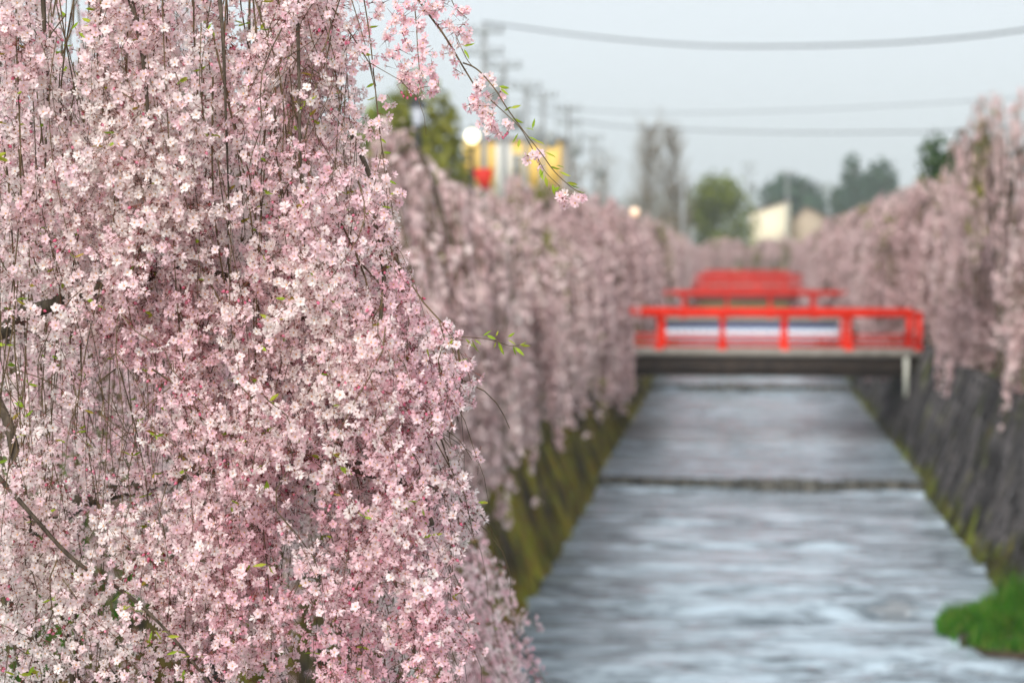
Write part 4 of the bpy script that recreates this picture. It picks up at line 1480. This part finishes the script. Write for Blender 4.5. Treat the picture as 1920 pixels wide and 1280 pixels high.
street_lamp(783, 212, 30, 'unlit street lamp with a white lantern under a dark cap', None, True, .78)
street_lamp(885, 256, 40, 'lit street lamp with a brightly glowing round white globe', M_GLOW, False, .88)
street_lamp(1190, 397, 78, 'lit street lamp with a small amber globe among the pink crowns', M_GLOWAMBER, False, 1.05)


def utility_pole(px, py, y, label, arms=2, can=True, r=.12):
    p = P(px, py, y)
    root = empty('utility_pole', (p.x, y, 0))
    tag(root, label, 'utility pole', 'utility poles')
    z = p.z
    g = Geo()
    g.tube([(0, 0, -.1), (0, 0, z)], [r * 1.25, r * .8], 10)
    link('mast', g.mesh('pole_mast', M_POLE, smooth=True), root)
    for k in range(arms):
        g = Geo()
        za = z - .35 - .75 * k
        g.box((-.7, -.05 - r, za), (.7, .05 - r, za + .09))
        a = link('crossarm', g.mesh('crossarm', M_GEAR), root)
        for x in (-.62, -.32, .32, .62):
            g = Geo()
            g.lathe([(.05, .121), (.07, .16), (.05, .20), (.07, .24), (.03, .30), (.001, .31)], 8, at=(x, -r, za))
            link('insulator', g.mesh('insulator', M_POLE), a)
    if can:
        g = Geo()
        g.lathe([(.001, -2.75), (.26, -2.74), (.28, -2.0), (.24, -1.92), (.001, -1.9)], 10, at=(.42, 0, z))
        link('transformer', g.mesh('transformer', M_GEAR), root)
    return p


TOPS = []
for args in [(908, 45, 70, 'tallest utility pole of the receding row, where the thick wire starts', 2, True),
             (945, 112, 78, 'utility pole second in the receding row, above the glowing lamp', 1, True),
             (986, 152, 86, 'utility pole third in the receding row, beside the long blossom spray', 1, True),
             (1018, 170, 95, 'utility pole fourth in the receding row, above the yellow building', 1, True),
             (1066, 196, 106, 'utility pole with a heavy cluster of gear, fifth in the receding row', 3, True),
             (1112, 252, 128, 'utility pole at the end of the receding row, near the leafless trees', 2, True)]:
    TOPS.append((utility_pole(*args), args[2]))
utility_pole(1280, 338, 165, 'thin grey pole before the round green tree', 1, False, .13)
utility_pole(1404, 304, 195, 'pole with gear at its top standing against pale sky beside the round green tree', 2, True, .07)
utility_pole(1476, 318, 210, 'thin pale pole rising before the low broad evergreen', 1, False, .12)


def wire(pts, r, label, group='overhead wires'):
    root = Geo()
    p0 = np.array(pts[0])
    root.tube(spline(pts, 10) - p0, r, 6)
    o = link('overhead_wire', root.mesh('overhead_wire', M_WIRE, smooth=True), None, p0)
    tag(o, label, 'wire', group)


wire([V(905, 42, 70), V(1100, 68, 66), V(1300, 85, 62), V(1480, 87, 59), V(1650, 82, 56), V(1800, 71, 53), V(1925, 56, 51), V(2300, 5, 47)], .030, 'thick black overhead cable, highest of the wires crossing the sky')
wire([V(945, 190, 78), V(1120, 208, 76), V(1300, 212, 74), V(1500, 207, 72), V(1700, 197, 70), V(1925, 182, 68), V(2300, 150, 65)], .013, 'faint thin overhead wire between the thick cable and the lowest wire')
wire([V(986, 205, 86), V(1130, 234, 82), V(1300, 244, 78), V(1500, 249, 75), V(1680, 248, 72), V(1800, 244, 70), V(2300, 205, 66)], .022, 'lowest overhead wire, ending behind the tallest pink cherry')
for i in range(len(TOPS) - 1):
    a, b = TOPS[i][0], TOPS[i + 1][0]
    a2, b2 = Vector((a.x - .45, TOPS[i][1] - .15, a.z - .05)), Vector((b.x - .45, TOPS[i + 1][1] - .15, b.z - .05))
    m_ = (a2 + b2) / 2 - Vector((0, 0, .25))
    names = ['tallest and second', 'second and third', 'third and fourth', 'fourth and fifth', 'fifth and last']
    wire([tuple(a2), tuple(m_), tuple(b2)], .014, 'short thin wire between the %s poles of the receding row' % names[i])


def pennant():
    y = 40.6
    p = P(905, 316, y)
    root = empty('pennant_sign', (p.x, y, 0))
    tag(root, 'red wedge shaped sign on a thin pole just below the glowing globe lamp', 'sign')
    s = y / FPX
    g = Geo()
    g.prism([(-24 * s, p.z), (20 * s, p.z), (12 * s, p.z - 36 * s), (2 * s, p.z - 42 * s)], -.05, .03)
    link('sign_board', g.mesh('sign_board', M_SIGNRED), root)
    g = Geo()
    g.tube([(0, .07, -.1), (0, .07, p.z)], .03, 8)
    link('post', g.mesh('sign_post', M_POLE, smooth=True), root)


pennant()


# ------------------------------------------------------------------ grass
def blades(name, spots, hmin, hmax, w, label, seed, lean=.35):
    rs = np.random.default_rng(seed)
    sp = np.array(spots)
    n = len(sp)
    a = rs.uniform(0, 6.28, n)
    h = rs.uniform(hmin, hmax, n) * sp[:, 3]
    d = rs.uniform(.1, lean + .1, n)[:, None] * np.stack([np.cos(a), np.sin(a)], -1)
    wv = np.stack([-np.sin(a), np.cos(a), 0 * a], -1) * w
    b = sp[:, :3]
    mid = b + np.concatenate([d * .35 * h[:, None], h[:, None] * .6], 1)
    tip = b + np.concatenate([d * 1.1 * h[:, None], h[:, None]], 1)
    v = np.stack([b - wv, b + wv, mid - wv * .8, mid + wv * .8, tip], 1).reshape(-1, 3)
    base = (np.arange(n) * 5)[:, None, None]
    f = (np.array([(0, 1, 3), (0, 3, 2), (2, 3, 4)])[None] + base).reshape(-1, 3)
    g = Geo()
    g.add(v, f3=f, tint=np.repeat(np.clip(rs.normal(.40, .36, n), 0, 1), 5))
    o = link(name, g.mesh(name, M_GRASS))
    tag(o, label, 'grass', None, 'stuff')


def islet():
    c = P(1872, 1185, 27.8)
    g = Geo()
    for rr, z in ((1.0, -.25), (.92, .05), (.55, .14), (.001, .16)):
        for k in range(20):
            a = k / 20 * 6.283
            q = 1 + .14 * math.sin(3 * a + 1) + .08 * math.sin(7 * a)
            g.v.append(np.array([[math.cos(a) * rr * .95 * q, math.sin(a) * rr * 1.7 * q, z]], np.float32))
            g.t.append(np.zeros(1, np.float32))
            g.n += 1
    g.f4.append(np.array([(i * 20 + j, i * 20 + (j + 1) % 20, (i + 1) * 20 + (j + 1) % 20, (i + 1) * 20 + j) for i in range(3) for j in range(20)]))
    g.m4.append(np.zeros(60, np.int32))
    cx, cy_ = c.x + .12, 27.9
    o = link('mud_bank', g.mesh('mud_bank', M_MUD, smooth=True), None, (cx, cy_, ZW))
    o['kind'] = 'structure'
    spots = []
    while len(spots) < 9000:
        x, y = random.uniform(-1, 1), random.uniform(-1, 1)
        q = x * x + y * y
        if q > 1: continue
        k = noise.noise((x * 2.3, y * 2.3, 4))
        if k < -.28 and q > .3: continue
        if random.random() < .25 * (1 - x): continue
        spots.append((cx + x * .95, cy_ + y * 1.65, ZW + .10 * (1 - q), max(.25, .45 + .9 * k + .35 * (1 - q) + .3 * x)))
    blades('grass_clump', spots, .22, .60, .009, 'lush bright green grass clump on a mud bank at the foot of the dark wall', 5, .5)


islet()
spots = []
while len(spots) < 6000:
    y = random.uniform(12, 75)
    if noise.noise((y * .8, 1, 5)) < -.1 and random.random() < .8: continue
    spots.append((XWL - .05 - abs(random.gauss(0, .10)), y, ZW - .02 + abs(random.gauss(0, .12)), random.uniform(.5, 1)))
blades('waterside_grass', spots, .08, .26, .010, 'fringe of green grass along the waterline of the mossy wall', 6)
spots = []
while len(spots) < 6000:
    y = random.uniform(20, 75)
    if noise.noise((y * .6, 8, 5)) < -.05 and random.random() < .8: continue
    spots.append((XWR + .05 + abs(random.gauss(0, .12)), y, ZW - .02 + abs(random.gauss(0, .14)), random.uniform(.4, 1)))
blades('waterside_grass', spots, .06, .20, .009, 'thin fringe of grass along the waterline of the dark wall', 7)
spots = []
while len(spots) < 12000:
    y = random.uniform(6, 60)
    x = XTL - .35 - abs(random.gauss(0, 1)) * 2.0
    if random.random() < .5: y = random.uniform(6, 22)
    spots.append((x, y, -.02, random.uniform(.5, 1)))
blades('bank_grass', spots, .10, .34, .010, 'green grass on the top of the mossy bank under the cherries', 8)


# ------------------------------------------------------------------ haze
def haze():
    g = Geo()
    g.box((-2560, -55, -4.4), (2560, 2560, 125))
    m = bpy.data.materials.new('haze')
    m.use_nodes = True
    t = m.node_tree
    t.nodes.remove(t.nodes['Principled BSDF'])
    v = t.nodes.new('ShaderNodeVolumePrincipled')
    v.inputs['Color'].default_value = (.90, .94, .98, 1)
    v.inputs['Density'].default_value = 0.00055
    v.inputs['Anisotropy'].default_value = 0.2
    t.links.new(v.outputs['Volume'], t.nodes['Material Output'].inputs['Volume'])
    o = link('haze', g.mesh('haze', m))
    o['kind'] = 'stuff'


haze()
tris = sum(len(p.vertices) - 2 for me in bpy.data.meshes if me.users for p in me.polygons)
print('TRIS', tris)
